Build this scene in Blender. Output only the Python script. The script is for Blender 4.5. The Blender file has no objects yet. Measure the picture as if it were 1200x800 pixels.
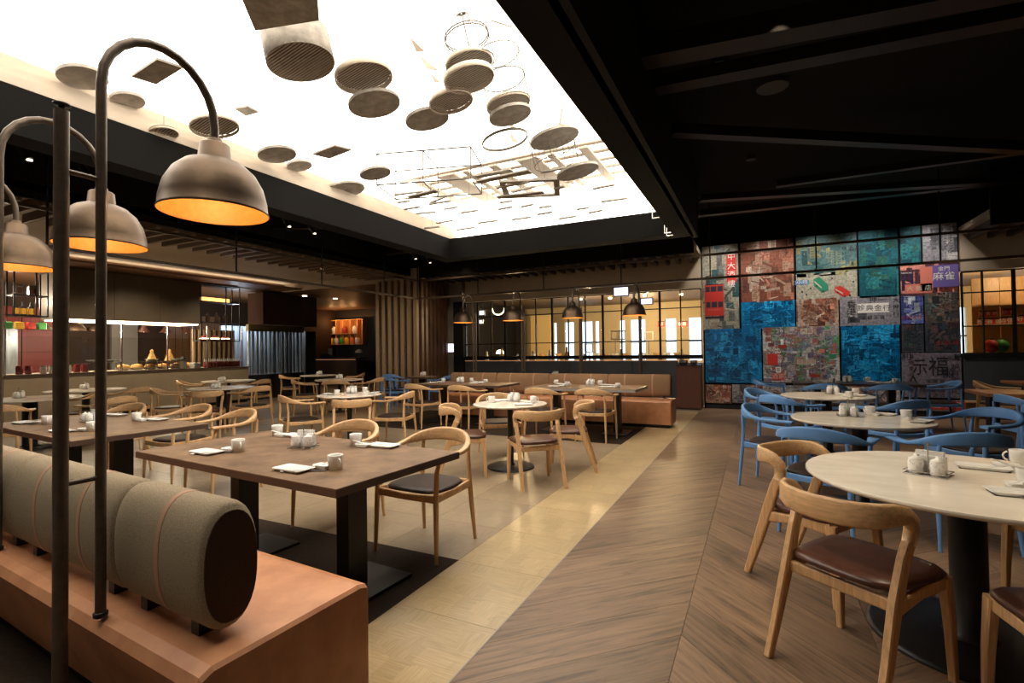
import bpy, math, random
from math import sin, cos, pi, radians, sqrt, atan2
from mathutils import Vector, Matrix
random.seed(7)
S = bpy.context.scene
COL = S.collection
# ------------------------------------------------------------ camera
FPX, YAW, PIT, ROL, EYE = 582.77, 0.459723, 0.0174905, -0.0129295, 1.38
fw = Vector((-sin(YAW)*cos(PIT), cos(YAW)*cos(PIT), sin(PIT)))
rt = Vector((cos(YAW), sin(YAW), 0)); up = rt.cross(fw)
cr = rt*cos(ROL) + up*sin(ROL); cu = up*cos(ROL) - rt*sin(ROL)
cam = bpy.data.objects.new('camera', bpy.data.cameras.new('camera')); COL.objects.link(cam)
cam.data.sensor_width = 36; cam.data.lens = FPX/1200*36; cam.data.clip_start = .05
cam.matrix_world = Matrix(((cr.x, cu.x, -fw.x, 0), (cr.y, cu.y, -fw.y, 0), (cr.z, cu.z, -fw.z, EYE), (0, 0, 0, 1)))
S.camera = cam
# ------------------------------------------------------------ world, exposure
w = bpy.data.worlds.new('world'); S.world = w; w.use_nodes = True
w.node_tree.nodes['Background'].inputs[0].default_value = (.72, .86, 1, 1)
w.node_tree.nodes['Background'].inputs[1].default_value = 2.6
S.view_settings.view_transform = 'Standard'; S.view_settings.look = 'None'
S.view_settings.gamma = 1; S.view_settings.exposure = 0.0
S.cycles.max_bounces = 7; S.cycles.diffuse_bounces = 4; S.cycles.glossy_bounces = 3
S.cycles.transparent_max_bounces = 10; S.cycles.sample_clamp_indirect = 4
S.cycles.caustics_reflective = False; S.cycles.caustics_refractive = False
WELL_E = 3.5      # the luminous ceiling
# ------------------------------------------------------------ lamps of the room (ceiling spots, and some added as fill with no fixture)
def spot(x, y, z, power, size=60, col=(1, .8, .55), blend=.6, tx=None, r=.09):
    l = bpy.data.lights.new('spot_lamp', 'SPOT'); l.energy = power; l.color = col
    l.spot_size = radians(size); l.spot_blend = blend; l.shadow_soft_size = r
    o = bpy.data.objects.new('spot_lamp', l); COL.objects.link(o); o.location = (x, y, z)
    d = Vector(tx) - Vector((x, y, z)) if tx else Vector((0, 0, -1))
    o.rotation_euler = d.to_track_quat('-Z', 'Y').to_euler()
    o['label'] = 'downlight or fill beam'; o['category'] = 'light'
    return o
def bulb_or_fill(x, y, z, power, col=(1, .72, .4), r=.05):
    l = bpy.data.lights.new('bulb_or_fill', 'POINT'); l.energy = power; l.color = col; l.shadow_soft_size = r
    o = bpy.data.objects.new('bulb_or_fill', l); COL.objects.link(o); o.location = (x, y, z); return o
for y in (2.6, 4.6, 6.6, 8.6): spot(-11.9, y, 3.35, 150, 120, (1, .8, .55), .9, (-12.6, y, .6), .08)  # fill spots added to brighten the counter front and left side
spot(-9.3, 8.6, 3.4, 170, 70, (1, .78, .5), .8, (-8.9, 10.6, 1.4), .08); spot(-6.3, 9.6, 3.9, 90, 60, (1, .75, .5), .8, (-8.0, 11.2, 1.6), .08)  # aimed fill spots added to brighten the slatted column
for a in [(-1.45, 4.9, 3.1, 60, 46), (-1.5, 2.3, 3.1, 45, 50), (-1.5, 8.0, 3.1, 60, 46), (-.3, 8.6, 3.9, 120, 40), (.2, 4.4, 3.9, 60, 50),
          (-1.0, 10.4, 3.9, 70, 46), (.75, 7.4, 3.9, 230, 46), (.8, 5.2, 3.9, 240, 46), (1.0, 3.1, 3.9, 200, 46), (3.0, 7.6, 3.9, 160, 60), (2.9, 10.2, 3.9, 140, 60),
          (-4.9, 8.3, 3.1, 60, 60), (-2.7, 8.3, 3.1, 60, 60), (-8.8, 8.3, 3.2, 70, 60), (-9.1, 5.9, 3.2, 70, 60), (-9.8, 3.5, 3.2, 70, 60),
          (-11.0, 9.8, 3.2, 60, 60), (-6.6, 10.4, 3.9, 70, 70)]:
    spot(*a)
for x in (-.75, .2, 1.1, 2.0, 2.9):
    spot(x, 11.3, 4.15, 120, 80, (1, .92, .82), .8, (x, 12.2, 2.0))
# ------------------------------------------------------------ materials
MATS = {}
def mat(name, col, rough=.5, metal=0, noise=None, bump=0, vary=0, emit=None, spec=None, coat=0, grain=None):
    """noise=(scale, amount[, second colour]); grain=(sx,sy,sz) stretches it; vary = per object value variation"""
    m = bpy.data.materials.new(name); m.use_nodes = True; MATS[name] = m
    nt = m.node_tree; N = nt.nodes; L = nt.links; b = N['Principled BSDF']
    c = (*col, 1) if len(col) == 3 else col
    b.inputs['Base Color'].default_value = c; b.inputs['Roughness'].default_value = rough; b.inputs['Metallic'].default_value = metal
    if spec is not None: b.inputs['Specular IOR Level'].default_value = spec
    if coat: b.inputs['Coat Weight'].default_value = coat; b.inputs['Coat Roughness'].default_value = .15
    if emit: b.inputs['Emission Color'].default_value = (*emit[0], 1); b.inputs['Emission Strength'].default_value = emit[1]
    out = None
    if noise:
        tc = N.new('ShaderNodeTexCoord'); mp = N.new('ShaderNodeMapping'); nz = N.new('ShaderNodeTexNoise')
        mp.inputs['Scale'].default_value = grain or (1, 1, 1)
        nz.inputs['Scale'].default_value = noise[0]; nz.inputs['Detail'].default_value = 5; nz.inputs['Roughness'].default_value = .6
        L.new(tc.outputs['Object'], mp.inputs[0]); L.new(mp.outputs[0], nz.inputs['Vector'])
        rp = N.new('ShaderNodeValToRGB'); L.new(nz.outputs[0], rp.inputs[0])
        a = noise[1]; c2 = noise[2] if len(noise) > 2 else None
        rp.color_ramp.elements[0].position = .3; rp.color_ramp.elements[1].position = .7
        rp.color_ramp.elements[0].color = (*(c2 or [v*(1-a) for v in col]), 1)
        rp.color_ramp.elements[1].color = (*[min(1, v*(1+a)) for v in col], 1)
        out = rp.outputs[0]
        if bump:
            bp = N.new('ShaderNodeBump'); bp.inputs['Strength'].default_value = bump; bp.inputs['Distance'].default_value = .01
            L.new(nz.outputs[0], bp.inputs['Height']); L.new(bp.outputs[0], b.inputs['Normal'])
    if vary:
        oi = N.new('ShaderNodeObjectInfo'); mr = N.new('ShaderNodeMapRange'); hs = N.new('ShaderNodeHueSaturation')
        mr.inputs['To Min'].default_value = 1-vary; mr.inputs['To Max'].default_value = 1+vary
        L.new(oi.outputs['Random'], mr.inputs[0]); L.new(mr.outputs[0], hs.inputs['Value'])
        if out: L.new(out, hs.inputs['Color'])
        else: hs.inputs['Color'].default_value = c
        out = hs.outputs[0]
    if out: L.new(out, b.inputs['Base Color'])
    return m
black = mat('black_ceiling_paint', (.007, .006, .006), .8, spec=.2)
bulkhead = mat('charcoal_bulkhead', (.004, .0034, .003), .85, spec=.15)
duct = mat('dark_duct', (.02, .015, .013), .4, .3)
blackmetal = mat('black_metal', (.015, .015, .016), .4, .3)
frame_m = mat('window_frame_black', (.012, .012, .012), .85, spec=.15)
bronze = mat('bronze_pole', (.09, .065, .045), .4, .5, (30, .25))
shade_m = mat('aged_bronze', (.105, .07, .044), .45, .85, (7, .3))
gold_m = mat('gold_leaf_lining', (.7, .3, .055), .5, .1, (40, .1))
oak_v = mat('oak_upright', (.62, .375, .18), .42, 0, (9, .22), .05, .07, grain=(9, 9, .7))
oak_h = mat('oak_bent', (.64, .4, .2), .42, 0, (9, .22), .05, .07, grain=(.8, 9, 9))
blue_m = mat('blue_lacquer', (.15, .36, .76), .4, 0, (5, .1), 0, .08)
darkseat = mat('black_brown_leather', (.03, .017, .012), .5, 0, (60, .25), .1, spec=.3)
brownseat = mat('brown_leather', (.075, .026, .015), .36, 0, (25, .3), .1)
tan_m = mat('tan_leather', (.52, .25, .125), .42, 0, (6, .18, (.42, .18, .085)), .06)
tan2_m = mat('rosy_tan_leather', (.4, .22, .145), .5, 0, (5, .2), .06)
felt_warm = mat('warm_lit_felt', (.25, .15, .08), .95, 0, (200, .3), .3)  # near bench felt again, with its warm light put into the colour
felt = mat('olive_felt', (.29, .235, .155), .95, 0, (260, .4), .35)
felt_dark = mat('brown_felt_end', (.06, .028, .014), .95, 0, (200, .3), .2)
strap_m = mat('pink_tan_strap', (.4, .23, .15), .6)
topdark = mat('stone_brown_top', (.19, .12, .07), .5, 0, (7, .3, (.11, .066, .038)), .03, spec=.22)
edge_m = mat('dark_table_edge', (.07, .04, .028), .5)
marble = mat('white_marble', (.93, .87, .76), .16, 0, (2.2, .03, (.72, .64, .53)), 0, grain=(1, 2, 1))
ceramic = mat('white_ceramic', (.82, .81, .78), .22, 0, spec=.5)
napkin = mat('patterned_porcelain', (.84, .83, .8), .3, 0, (55, .06, (.3, .33, .4)))
napkin.node_tree.nodes['Color Ramp'].color_ramp.elements[0].position = .37
napkin.node_tree.nodes['Color Ramp'].color_ramp.elements[1].position = .42
chop_m = mat('black_chopstick', (.02, .018, .018), .35)
silver = mat('polished_steel', (.6, .58, .55), .25, 1)
darksteel = mat('dark_steel', (.18, .18, .19), .28, .9, (2.5, .5), .1, .3, grain=(1, 1, .25))
steel_strip = mat('blue_grey_steel', (.5, .58, .68), .25, .55, (2, .5), .1, .35, grain=(3, 3, .4))
beige_wall = mat('beige_plaster', (.4, .32, .23), .8, 0, (2, .06))
grey_wall = mat('grey_plaster', (.22, .2, .18), .85)
concrete = mat('olive_stone', (.27, .215, .145), .7, 0, (3, .1))
hood_m = mat('bronze_panel', (.11, .085, .058), .5, .1, (1.5, .15))
brownwood = mat('brown_veneer', (.17, .085, .04), .5, 0, (5, .25), .04, grain=(6, .6, 6))
redbrown = mat('red_brown_veneer', (.13, .05, .03), .4, 0, (4, .2), 0, grain=(10, 10, .6))
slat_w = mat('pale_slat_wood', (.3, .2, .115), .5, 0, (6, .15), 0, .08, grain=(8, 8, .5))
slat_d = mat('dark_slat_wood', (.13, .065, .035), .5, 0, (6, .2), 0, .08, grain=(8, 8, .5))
soffit_w = mat('soffit_slat', (.17, .11, .065), .55, 0, vary=.1)
soffit_b = mat('soffit_slat_back', (.05, .032, .022), .55, 0, vary=.1)
navy = mat('slate_panel', (.055, .062, .075), .5, 0, (2, .15))
redwall = mat('red_tile', (.2, .02, .018), .35, 0, vary=.2)
cream = mat('cream_wall', (.52, .42, .26), .75)
glow_w = mat('warm_light', (1, .9, .7), .5, 0, emit=((1, .78, .5), 9))
glow_o = mat('amber_light', (1, .6, .3), .5, 0, emit=((1, .45, .14), 2.2)); led_m = mat('dim_amber_line', (.6, .3, .15), .5, 0, emit=((1, .45, .22), .3))
glow_t = mat('spot_lens', (1, .9, .75), .5, 0, emit=((1, .85, .65), 2.5))
glow_s = mat('screen_light', (.9, .9, 1), .5, 0, emit=((.8, .78, 1), 1.8))
MATS_FILL = mat('fill_glow', (1, .9, .75), .5, 0, emit=((1, .82, .6), 7))  # glow of the added strips that brighten the soffits
diffuser = mat('luminous_membrane', (.9, .9, .9), .6, 0, emit=((1, .91, .78), WELL_E))
panel_b = mat('cream_batten', (.5, .42, .33), .7, 0, (4, .08))
greydisc = mat('grey_mesh_disc', (.3, .27, .23), .8, 0, (9, .35)); meshdark = mat('dark_mesh', (.13, .115, .095), .8, 0, (14, .3))
wire_m = mat('pale_wire', (.1, .085, .065), .6)
darkwire = mat('dark_wire', (.06, .055, .05), .5, .3)
red_p = mat('red_print', (.55, .035, .025), .5); white_p = mat('white_print', (.75, .72, .68), .6)
darkred_p = mat('dark_red_print', (.3, .03, .025), .5); ink = mat('ink_print', (.02, .02, .03), .6)
green_p = mat('green_print', (.02, .22, .12), .5); cream_p = mat('cream_print', (.5, .47, .38), .6)
purple_p = mat('violet_print', (.14, .1, .33), .5); pinkneon = mat('salmon_print', (.6, .18, .13), .5)
food_m = mat('golden_bread', (.55, .3, .09), .7, 0, (14, .4)); redsauce = mat('red_sauce', (.3, .02, .012), .3)
yellow_p = mat('yellow_jar', (.85, .5, .05), .4); greenj = mat('green_jar', (.05, .4, .08), .4)
glass = bpy.data.materials.new('clear_glass'); glass.use_nodes = True
nt = glass.node_tree; nt.nodes.clear()
o_ = nt.nodes.new('ShaderNodeOutputMaterial'); mx = nt.nodes.new('ShaderNodeMixShader'); tr = nt.nodes.new('ShaderNodeBsdfTransparent')
gl = nt.nodes.new('ShaderNodeBsdfGlossy'); gl.inputs['Roughness'].default_value = .02; fr = nt.nodes.new('ShaderNodeFresnel'); fr.inputs[0].default_value = 1.45
tr.inputs[0].default_value = (.93, .94, .92, 1)
nt.links.new(fr.outputs[0], mx.inputs[0]); nt.links.new(tr.outputs[0], mx.inputs[1]); nt.links.new(gl.outputs[0], mx.inputs[2]); nt.links.new(mx.outputs[0], o_.inputs[0])
def wood_floor():
    m = mat('oak_plank', (.26, .165, .1), .42, 0, None)
    nt = m.node_tree; N = nt.nodes; L = nt.links; b = N['Principled BSDF']
    tc = N.new('ShaderNodeTexCoord'); oi = N.new('ShaderNodeObjectInfo'); ad = N.new('ShaderNodeVectorMath'); ad.operation = 'ADD'
    sc = N.new('ShaderNodeVectorMath'); sc.operation = 'SCALE'; sc.inputs['Scale'].default_value = 37
    cb = N.new('ShaderNodeCombineXYZ'); L.new(oi.outputs['Random'], cb.inputs[0]); L.new(oi.outputs['Random'], cb.inputs[1]); L.new(cb.outputs[0], sc.inputs[0])
    L.new(tc.outputs['Object'], ad.inputs[0]); L.new(sc.outputs[0], ad.inputs[1])
    mp = N.new('ShaderNodeMapping'); mp.inputs['Scale'].default_value = (.9, 11, 1); L.new(ad.outputs[0], mp.inputs[0])
    n1 = N.new('ShaderNodeTexNoise'); n1.inputs['Scale'].default_value = 2.2; n1.inputs['Detail'].default_value = 8; n1.inputs['Roughness'].default_value = .7; n1.inputs['Distortion'].default_value = .9
    L.new(mp.outputs[0], n1.inputs['Vector'])
    rp = N.new('ShaderNodeValToRGB'); L.new(n1.outputs[0], rp.inputs[0]); e = rp.color_ramp.elements
    e[0].position = .3; e[0].color = (.06, .035, .021, 1); e[1].position = .72; e[1].color = (.31, .195, .11, 1)
    k = e.new(.48); k.color = (.2, .125, .075, 1)
    hs = N.new('ShaderNodeHueSaturation'); mr = N.new('ShaderNodeMapRange'); mr.inputs['To Min'].default_value = .84; mr.inputs['To Max'].default_value = 1.16
    L.new(oi.outputs['Random'], mr.inputs[0]); L.new(mr.outputs[0], hs.inputs['Value']); L.new(rp.outputs[0], hs.inputs['Color']); L.new(hs.outputs[0], b.inputs['Base Color'])
    bp = N.new('ShaderNodeBump'); bp.inputs['Strength'].default_value = .25; bp.inputs['Distance'].default_value = .004; L.new(n1.outputs[0], bp.inputs['Height']); L.new(bp.outputs[0], b.inputs['Normal'])
    return m
plank_m = wood_floor()
def tile_mat(name, base, dark, rough):
    """glossy vinyl tile: small blocks of fine grooves turned this way and that"""
    m = mat(name, base, rough); nt = m.node_tree; N = nt.nodes; L = nt.links; b = N['Principled BSDF']
    tc = N.new('ShaderNodeTexCoord')
    def rib(vx, vy):
        mp = N.new('ShaderNodeMapping'); mp.inputs['Scale'].default_value = (vx, vy, 1); L.new(tc.outputs['Object'], mp.inputs[0])
        n = N.new('ShaderNodeTexNoise'); n.inputs['Scale'].default_value = 3; n.inputs['Detail'].default_value = 4; L.new(mp.outputs[0], n.inputs['Vector']); return n
    a = rib(2, 42); c = rib(42, 2)
    mp = N.new('ShaderNodeMapping'); mp.inputs['Scale'].default_value = (1, 1, 1); L.new(tc.outputs['Object'], mp.inputs[0])
    vo = N.new('ShaderNodeTexVoronoi'); vo.distance = 'CHEBYCHEV'; vo.inputs['Scale'].default_value = 6.5; L.new(mp.outputs[0], vo.inputs['Vector'])
    gt = N.new('ShaderNodeMath'); gt.operation = 'GREATER_THAN'; gt.inputs[1].default_value = .5
    sp = N.new('ShaderNodeSeparateColor'); L.new(vo.outputs['Color'], sp.inputs[0]); L.new(sp.outputs[0], gt.inputs[0])
    mx = N.new('ShaderNodeMix'); mx.data_type = 'FLOAT'; L.new(gt.outputs[0], mx.inputs[0]); L.new(a.outputs[0], mx.inputs[2]); L.new(c.outputs[0], mx.inputs[3])
    rp = N.new('ShaderNodeValToRGB'); L.new(mx.outputs[0], rp.inputs[0]); e = rp.color_ramp.elements
    e[0].position = .3; e[0].color = (*dark, 1); e[1].position = .66; e[1].color = (*base, 1)
    hs = N.new('ShaderNodeHueSaturation'); mr = N.new('ShaderNodeMapRange'); mr.inputs['To Min'].default_value = .93; mr.inputs['To Max'].default_value = 1.07
    L.new(sp.outputs[1], mr.inputs[0]); L.new(mr.outputs[0], hs.inputs['Value']); L.new(rp.outputs[0], hs.inputs['Color']); L.new(hs.outputs[0], b.inputs['Base Color'])
    bp = N.new('ShaderNodeBump'); bp.inputs['Strength'].default_value = .15; bp.inputs['Distance'].default_value = .003; L.new(mx.outputs[0], bp.inputs['Height']); L.new(bp.outputs[0], b.inputs['Normal'])
    return m
tile_t = tile_mat('straw_tile', (.52, .4, .225), (.4, .29, .15), .28)
tile_g = tile_mat('grey_brown_shaded_tile', (.33, .255, .165), (.24, .18, .115), .34)  # inner tiles, partly darkened in colour for the shade round the tables
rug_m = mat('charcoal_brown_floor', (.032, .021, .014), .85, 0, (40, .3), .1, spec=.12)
# ------------------------------------------------------------ mesh helpers
class M:
    def __init__(s): s.v = []; s.f = []; s.c = None; s.sm = []
    def add(s, vs, fs, smooth=False):
        n = len(s.v); s.v += [tuple(v) for v in vs]; s.f += [tuple(i+n for i in f) for f in fs]; s.sm += [smooth]*len(fs); return s
    def box(s, x0, x1, y0, y1, z0, z1, ch=0):
        if ch == 0:
            return s.add([(x, y, z) for z in (z0, z1) for y in (y0, y1) for x in (x0, x1)],
                [(0, 2, 3, 1), (4, 5, 7, 6), (0, 1, 5, 4), (2, 6, 7, 3), (0, 4, 6, 2), (1, 3, 7, 5)])
        return s.prism([(x0+ch, y0), (x1-ch, y0), (x1, y0+ch), (x1, y1-ch), (x1-ch, y1), (x0+ch, y1), (x0, y1-ch), (x0, y0+ch)], z0, z1, ch)
    def prism(s, poly, z0, z1, ch=0):
        n = len(poly); cx = sum(p[0] for p in poly)/n; cy = sum(p[1] for p in poly)/n
        def ins(p):
            dx, dy = p[0]-cx, p[1]-cy; l = max(1e-6, sqrt(dx*dx+dy*dy)); return (p[0]-dx/l*ch, p[1]-dy/l*ch)
        L = [(z0, 1), (z0+ch, 0), (z1-ch, 0), (z1, 1)] if ch else [(z0, 0), (z1, 0)]
        vs = []
        for z, i in L: vs += [(*(ins(p) if i else p), z) for p in poly]
        k = len(L); fs = [tuple(reversed(range(n))), tuple(range((k-1)*n, k*n))]
        for j in range(k-1):
            for i in range(n): fs.append((j*n+i, j*n+(i+1) % n, (j+1)*n+(i+1) % n, (j+1)*n+i))
        return s.add(vs, fs)
    def lathe(s, pr, n=20, c=(0, 0, 0), smooth=True, cap=True):
        vs = []; fs = []
        for r, z in pr: vs += [(c[0]+r*cos(2*pi*i/n), c[1]+r*sin(2*pi*i/n), c[2]+z) for i in range(n)]
        for j in range(len(pr)-1):
            for i in range(n): fs.append((j*n+i, j*n+(i+1) % n, (j+1)*n+(i+1) % n, (j+1)*n+i))
        s.add(vs, fs, smooth)
        if cap:
            if pr[0][0] > 1e-4: s.add(vs[:n], [tuple(reversed(range(n)))])
            if pr[-1][0] > 1e-4: s.add(vs[-n:], [tuple(range(n))])
        return s
    def sweep(s, pts, size, n=8, upv=(0, 0, 1), smooth=True, rect=False, closed=False, rnd=.72):
        """size: r or list of (half width, half height); rect gives rounded-rectangle sections"""
        P = [Vector(p) for p in pts]; K = len(P); U = Vector(upv); vs = []
        for i, p in enumerate(P):
            t = (P[(i+1) % K]-P[i-1]) if closed else (P[min(i+1, K-1)]-P[max(i-1, 0)]); t.normalize()
            u = U if not isinstance(upv, list) else Vector(upv[i])
            sd = t.cross(u)
            if sd.length < 1e-3: sd = t.cross(Vector((0, 1, 0)))
            sd.normalize(); uu = sd.cross(t)
            a, b = (size, size) if not isinstance(size, list) else size[i]
            for k in range(n):
                if rect:
                    if n == 4: ca, sa = [(1, 1), (-1, 1), (-1, -1), (1, -1)][k]
                    else:
                        ca, sa = [(1, rnd), (rnd, 1), (-rnd, 1), (-1, rnd), (-1, -rnd), (-rnd, -1), (rnd, -1), (1, -rnd)][k]
                else: ca, sa = cos(2*pi*k/n), sin(2*pi*k/n)
                vs.append(p+sd*(a*ca)+uu*(b*sa))
        fs = []
        for i in range(K if closed else K-1):
            j = (i+1) % K
            for k in range(n): fs.append((i*n+k, i*n+(k+1) % n, j*n+(k+1) % n, j*n+k))
        s.add(vs, fs, smooth)
        if not closed: s.add(vs[:n]+vs[-n:], [tuple(range(n)), tuple(range(2*n-1, n-1, -1))])
        return s
    def tube(s, a, b, r, n=6): return s.sweep([a, b], r, n, upv=(.13, .31, .2) if abs(a[0]-b[0]) < 1e-6 and abs(a[1]-b[1]) < 1e-6 else (0, 0, 1))
    def mesh(s, name, m):
        me = bpy.data.meshes.new(name); me.from_pydata(s.v, [], s.f); me.materials.append(m)
        me.polygons.foreach_set('use_smooth', s.sm)
        if s.c:
            at = me.color_attributes.new('print', 'FLOAT_COLOR', 'CORNER'); fl = []
            for p, c in zip(me.polygons, s.c): fl += [*c, 1]*p.loop_total
            at.data.foreach_set('color', fl)
        return me
def obj(name, mb, m, parent=None, loc=None, rz=None, label=None):
    me = mb.mesh(name, m) if isinstance(mb, M) else mb
    o = bpy.data.objects.new(name, me); COL.objects.link(o)
    if parent: o.parent = parent
    if loc: o.location = loc
    if rz is not None: o.rotation_euler = (0, 0, rz)
    if label: o['label'] = label
    return o
LAB = set()
def tag(o, label, cat, group=None):
    if label in LAB and not group: print('DUP LABEL', label)
    LAB.add(label)
    o['label'] = label; o['category'] = cat
    if group: o['group'] = group
    return o
def thing(name, label, cat, loc=(0, 0, 0), rz=0, group=None):
    o = bpy.data.objects.new(name, None); COL.objects.link(o); o.empty_display_size = .1
    o.location = loc; o.rotation_euler = (0, 0, rz); return tag(o, label, cat, group)
def struct(name, mb, m, parent=None):
    o = obj(name, mb, m, parent)
    if not parent: o['kind'] = 'structure'
    return o
def root_struct(name):
    o = bpy.data.objects.new(name, None); COL.objects.link(o); o['kind'] = 'structure'; return o
def dup(r0, loc, rz, label, cat=None, group=None):
    r = r0.copy(); COL.objects.link(r); r.location = loc; r.rotation_euler = (0, 0, rz)
    tag(r, label, cat or r0['category'], group or r0.get('group'))
    for ch in KIDS.get(r0.name, ()):
        c = ch.copy(); COL.objects.link(c); c.parent = r
        for g in KIDS.get(ch.name, ()):
            d = g.copy(); COL.objects.link(d); d.parent = c
    return r
KIDS = {}
def protos(o):                       # remember a prototype's tree
    KIDS[o.name] = list(o.children)
    for c in o.children:
        if c.children: KIDS[c.name] = list(c.children)
    return o
first = {}
def place(proto, loc, rz, label, group=None):
    if proto.name not in first:
        first[proto.name] = 1; proto.location = loc; proto.rotation_euler = (0, 0, rz); tag(proto, label, proto['category'], group); return proto
    return dup(proto, loc, rz, label, None, group)
def proto_root(name, cat):
    o = bpy.data.objects.new(name, None); COL.objects.link(o); o['category'] = cat; return o
def at(px, py, z):                   # the point at height z seen at a pixel of the photograph
    d = fw + cr*((px-600)/FPX) - cu*((py-400)/FPX); k = (z-EYE)/d.z; return Vector((d.x*k, d.y*k, z))
def onY(px, py, Y):
    d = fw + cr*((px-600)/FPX) - cu*((py-400)/FPX); k = Y/d.y; return (d.x*k, EYE+d.z*k)
def onX(px, py, X):
    d = fw + cr*((px-600)/FPX) - cu*((py-400)/FPX); k = X/d.x; return (d.y*k, EYE+d.z*k)
def text(name, s, size, loc, m, parent, rz=0, sx=1, align='CENTER', ext=0):
    cv = bpy.data.curves.new(name, 'FONT'); cv.body = s; cv.size = size; cv.align_x = align; cv.align_y = 'CENTER'; cv.resolution_u = 1; cv.extrude = ext
    t = bpy.data.objects.new(name, cv); COL.objects.link(t); dg = bpy.context.evaluated_depsgraph_get(); dg.update()
    me = bpy.data.meshes.new_from_object(t.evaluated_get(dg)); bpy.data.objects.remove(t); me.materials.clear(); me.materials.append(m)
    o = bpy.data.objects.new(name, me); COL.objects.link(o); o.location = loc; o.rotation_euler = (pi/2, 0, rz); o.scale = (sx, 1, 1)
    if parent: o.parent = parent
    return o
# ============================================================ SETTING
R_ = lambda *a: M().box(*a)
fl = struct('floor', R_(-18, 8.2, -1.6, 18.2, -.12, -.006), mat('floor_screed', (.16, .12, .08), .5, 0, (1.5, .2)))
# chevron planks to the right of the line X=-1.18
PW, PH = .82, .36
def plank_mesh(sg):
    g = .0012; m = M(); pts = [(g, g), (PW-g, PW+g), (PW-g, PW+PH-g), (g, PH-g)]
    if sg < 0: pts = [(g, PW+g), (PW-g, g), (PW-g, PH-g), (g, PW+PH-g)]
    a = -sg*pi/4; m.prism([(x*cos(a)-y*sin(a), x*sin(a)+y*cos(a)) for x, y in pts], -.006, 0); return m.mesh('plank', plank_m)
pm = {1: plank_mesh(1), -1: plank_mesh(-1)}
n = 0
for c in range(8):
    x0 = -1.18+c*PW; sg = 1 if c % 2 == 0 else -1
    y = -.82 + (.0 if c < 2 else c*.55 - .55)
    while y < 12.1 and n < 298:
        if y+PW > .6:
            obj('plank', pm[sg], plank_m, fl, (x0, y, 0 if y < 11.2 else -.0005), sg*pi/4); n += 1
        y += PH
for i in range(3): pass
tt = M().box(-.309, .309, -.309, .309, -.006, 0).mesh('floor_tile', tile_t); tg = M().box(-.309, .309, -.309, .309, -.006, 0).mesh('floor_tile', tile_g)
n = 0
for i in range(13):
    for j in range(-4, 14):
        x = -1.49-.62*i; y = 3.11+.62*j
        if i > 0 and (y < 2.8 and y+.31 > 0) and x > -6.9: continue
        if i > 0 and 7.2 < y < 9.6 and x > -7: continue
        if y < .9-.35*i*0 or n > 295: continue
        obj('floor_tile', tt if i == 0 else tg, tile_t, fl, (x, y, 0)); n += 1
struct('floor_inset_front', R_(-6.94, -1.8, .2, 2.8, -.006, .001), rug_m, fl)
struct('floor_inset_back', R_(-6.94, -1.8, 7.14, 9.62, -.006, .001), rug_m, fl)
struct('trim_1', R_(-1.184, -1.178, .6, 9.4, -.006, .001), mat('dull_trim', (.3, .27, .23), .5), fl)
# black ceiling with the light well cut in
ce = root_struct('ceiling')
for b in [(-8.3, -5.7, -1.6, 10.8, 4.3, 4.4), (-.85, 8.2, -1.6, 12.4, 4.3, 4.4), (-5.7, -.85, 8.6, 12.4, 4.3, 4.4), (-5.7, -.85, -1.6, -.8, 4.3, 4.4), (-8.3, -5.7, 10.8, 12.4, 4.3, 4.4)]:
    struct('ceiling_panel', R_(*b), black, ce)
lw = root_struct('trim_2')      # the light well
for b in [(-5.72, -5.42, -.8, 8.55, 3.2, 3.6), (-1.19, -.9, -.8, 8.55, 3.2, 3.6), (-5.42, -1.19, 8.25, 8.55, 3.2, 3.6), (-5.42, -1.19, -.8, -.6, 3.2, 3.6)]:
    struct('bulkhead', R_(*b), bulkhead, lw)
for b in [(-5.8, -5.7, -.9, 8.7, 3.6, 4.8), (-.95, -.85, -.9, 8.7, 3.2, 4.8), (-5.8, -.85, 8.6, 8.7, 3.6, 4.8), (-5.8, -.85, -.9, -.8, 3.6, 4.8), (-1.0, -.86, -.8, 8.6, 3.6, 4.8)]:
    struct('well_casing', R_(*b), black, lw)
struct('luminous_ceiling', R_(-5.7, -.95, -.8, 8.6, 4.75, 4.8), diffuser, lw)
for b in [(-5.7, -5.66, -.8, 8.6, 3.9, 4.75), (-1.04, -1.0, -.8, 8.6, 3.62, 4.75), (-5.66, -1.04, 8.56, 8.6, 3.62, 4.75)]:
    struct('luminous_wall', R_(*b), diffuser, lw)
for k in range(3):
    struct('cream_batten', R_(-5.66+.0*k, -5.46+.02-.05*k, -.6, 8.5, 3.61+.1*k, 3.69+.1*k), panel_b, lw)
    struct('light_strip', R_(-5.66, -5.5-.05*k, -.6, 8.5, 3.69+.1*k, 3.71+.1*k), diffuser, lw)
# rafters, ducts and pipes under the black ceiling
def beam(name, label, a, b, hw, hh, m, cat='duct'):
    a = Vector(a); b = Vector(b); mb = M().sweep([a, b], [(hw, hh)]*2, 4, rect=True, smooth=False)
    o = obj(name, mb, m); tag(o, label, cat); return o
beam('ceiling_duct', 'long dark duct with a lit edge, nearest under the right-hand black ceiling', (-1.0, 4.35, 3.95), (3.2, 4.95, 3.95), .11, .09, duct)
beam('ceiling_duct', 'second dark duct behind the nearest one under the right-hand black ceiling', (-1.0, 4.95, 3.95), (3.6, 5.4, 3.95), .09, .06, duct)
beam('ceiling_duct', 'dark duct slanting back to the right, level with the light well middle', (-.85, 5.95, 3.9), (4.5, 9.6, 3.9), .07, .06, duct)
beam('ceiling_duct', 'thin dark duct crossing the far part of the black ceiling', (.3, 8.7, 3.9), (4.6, 8.75, 3.9), .05, .05, duct)
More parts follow.
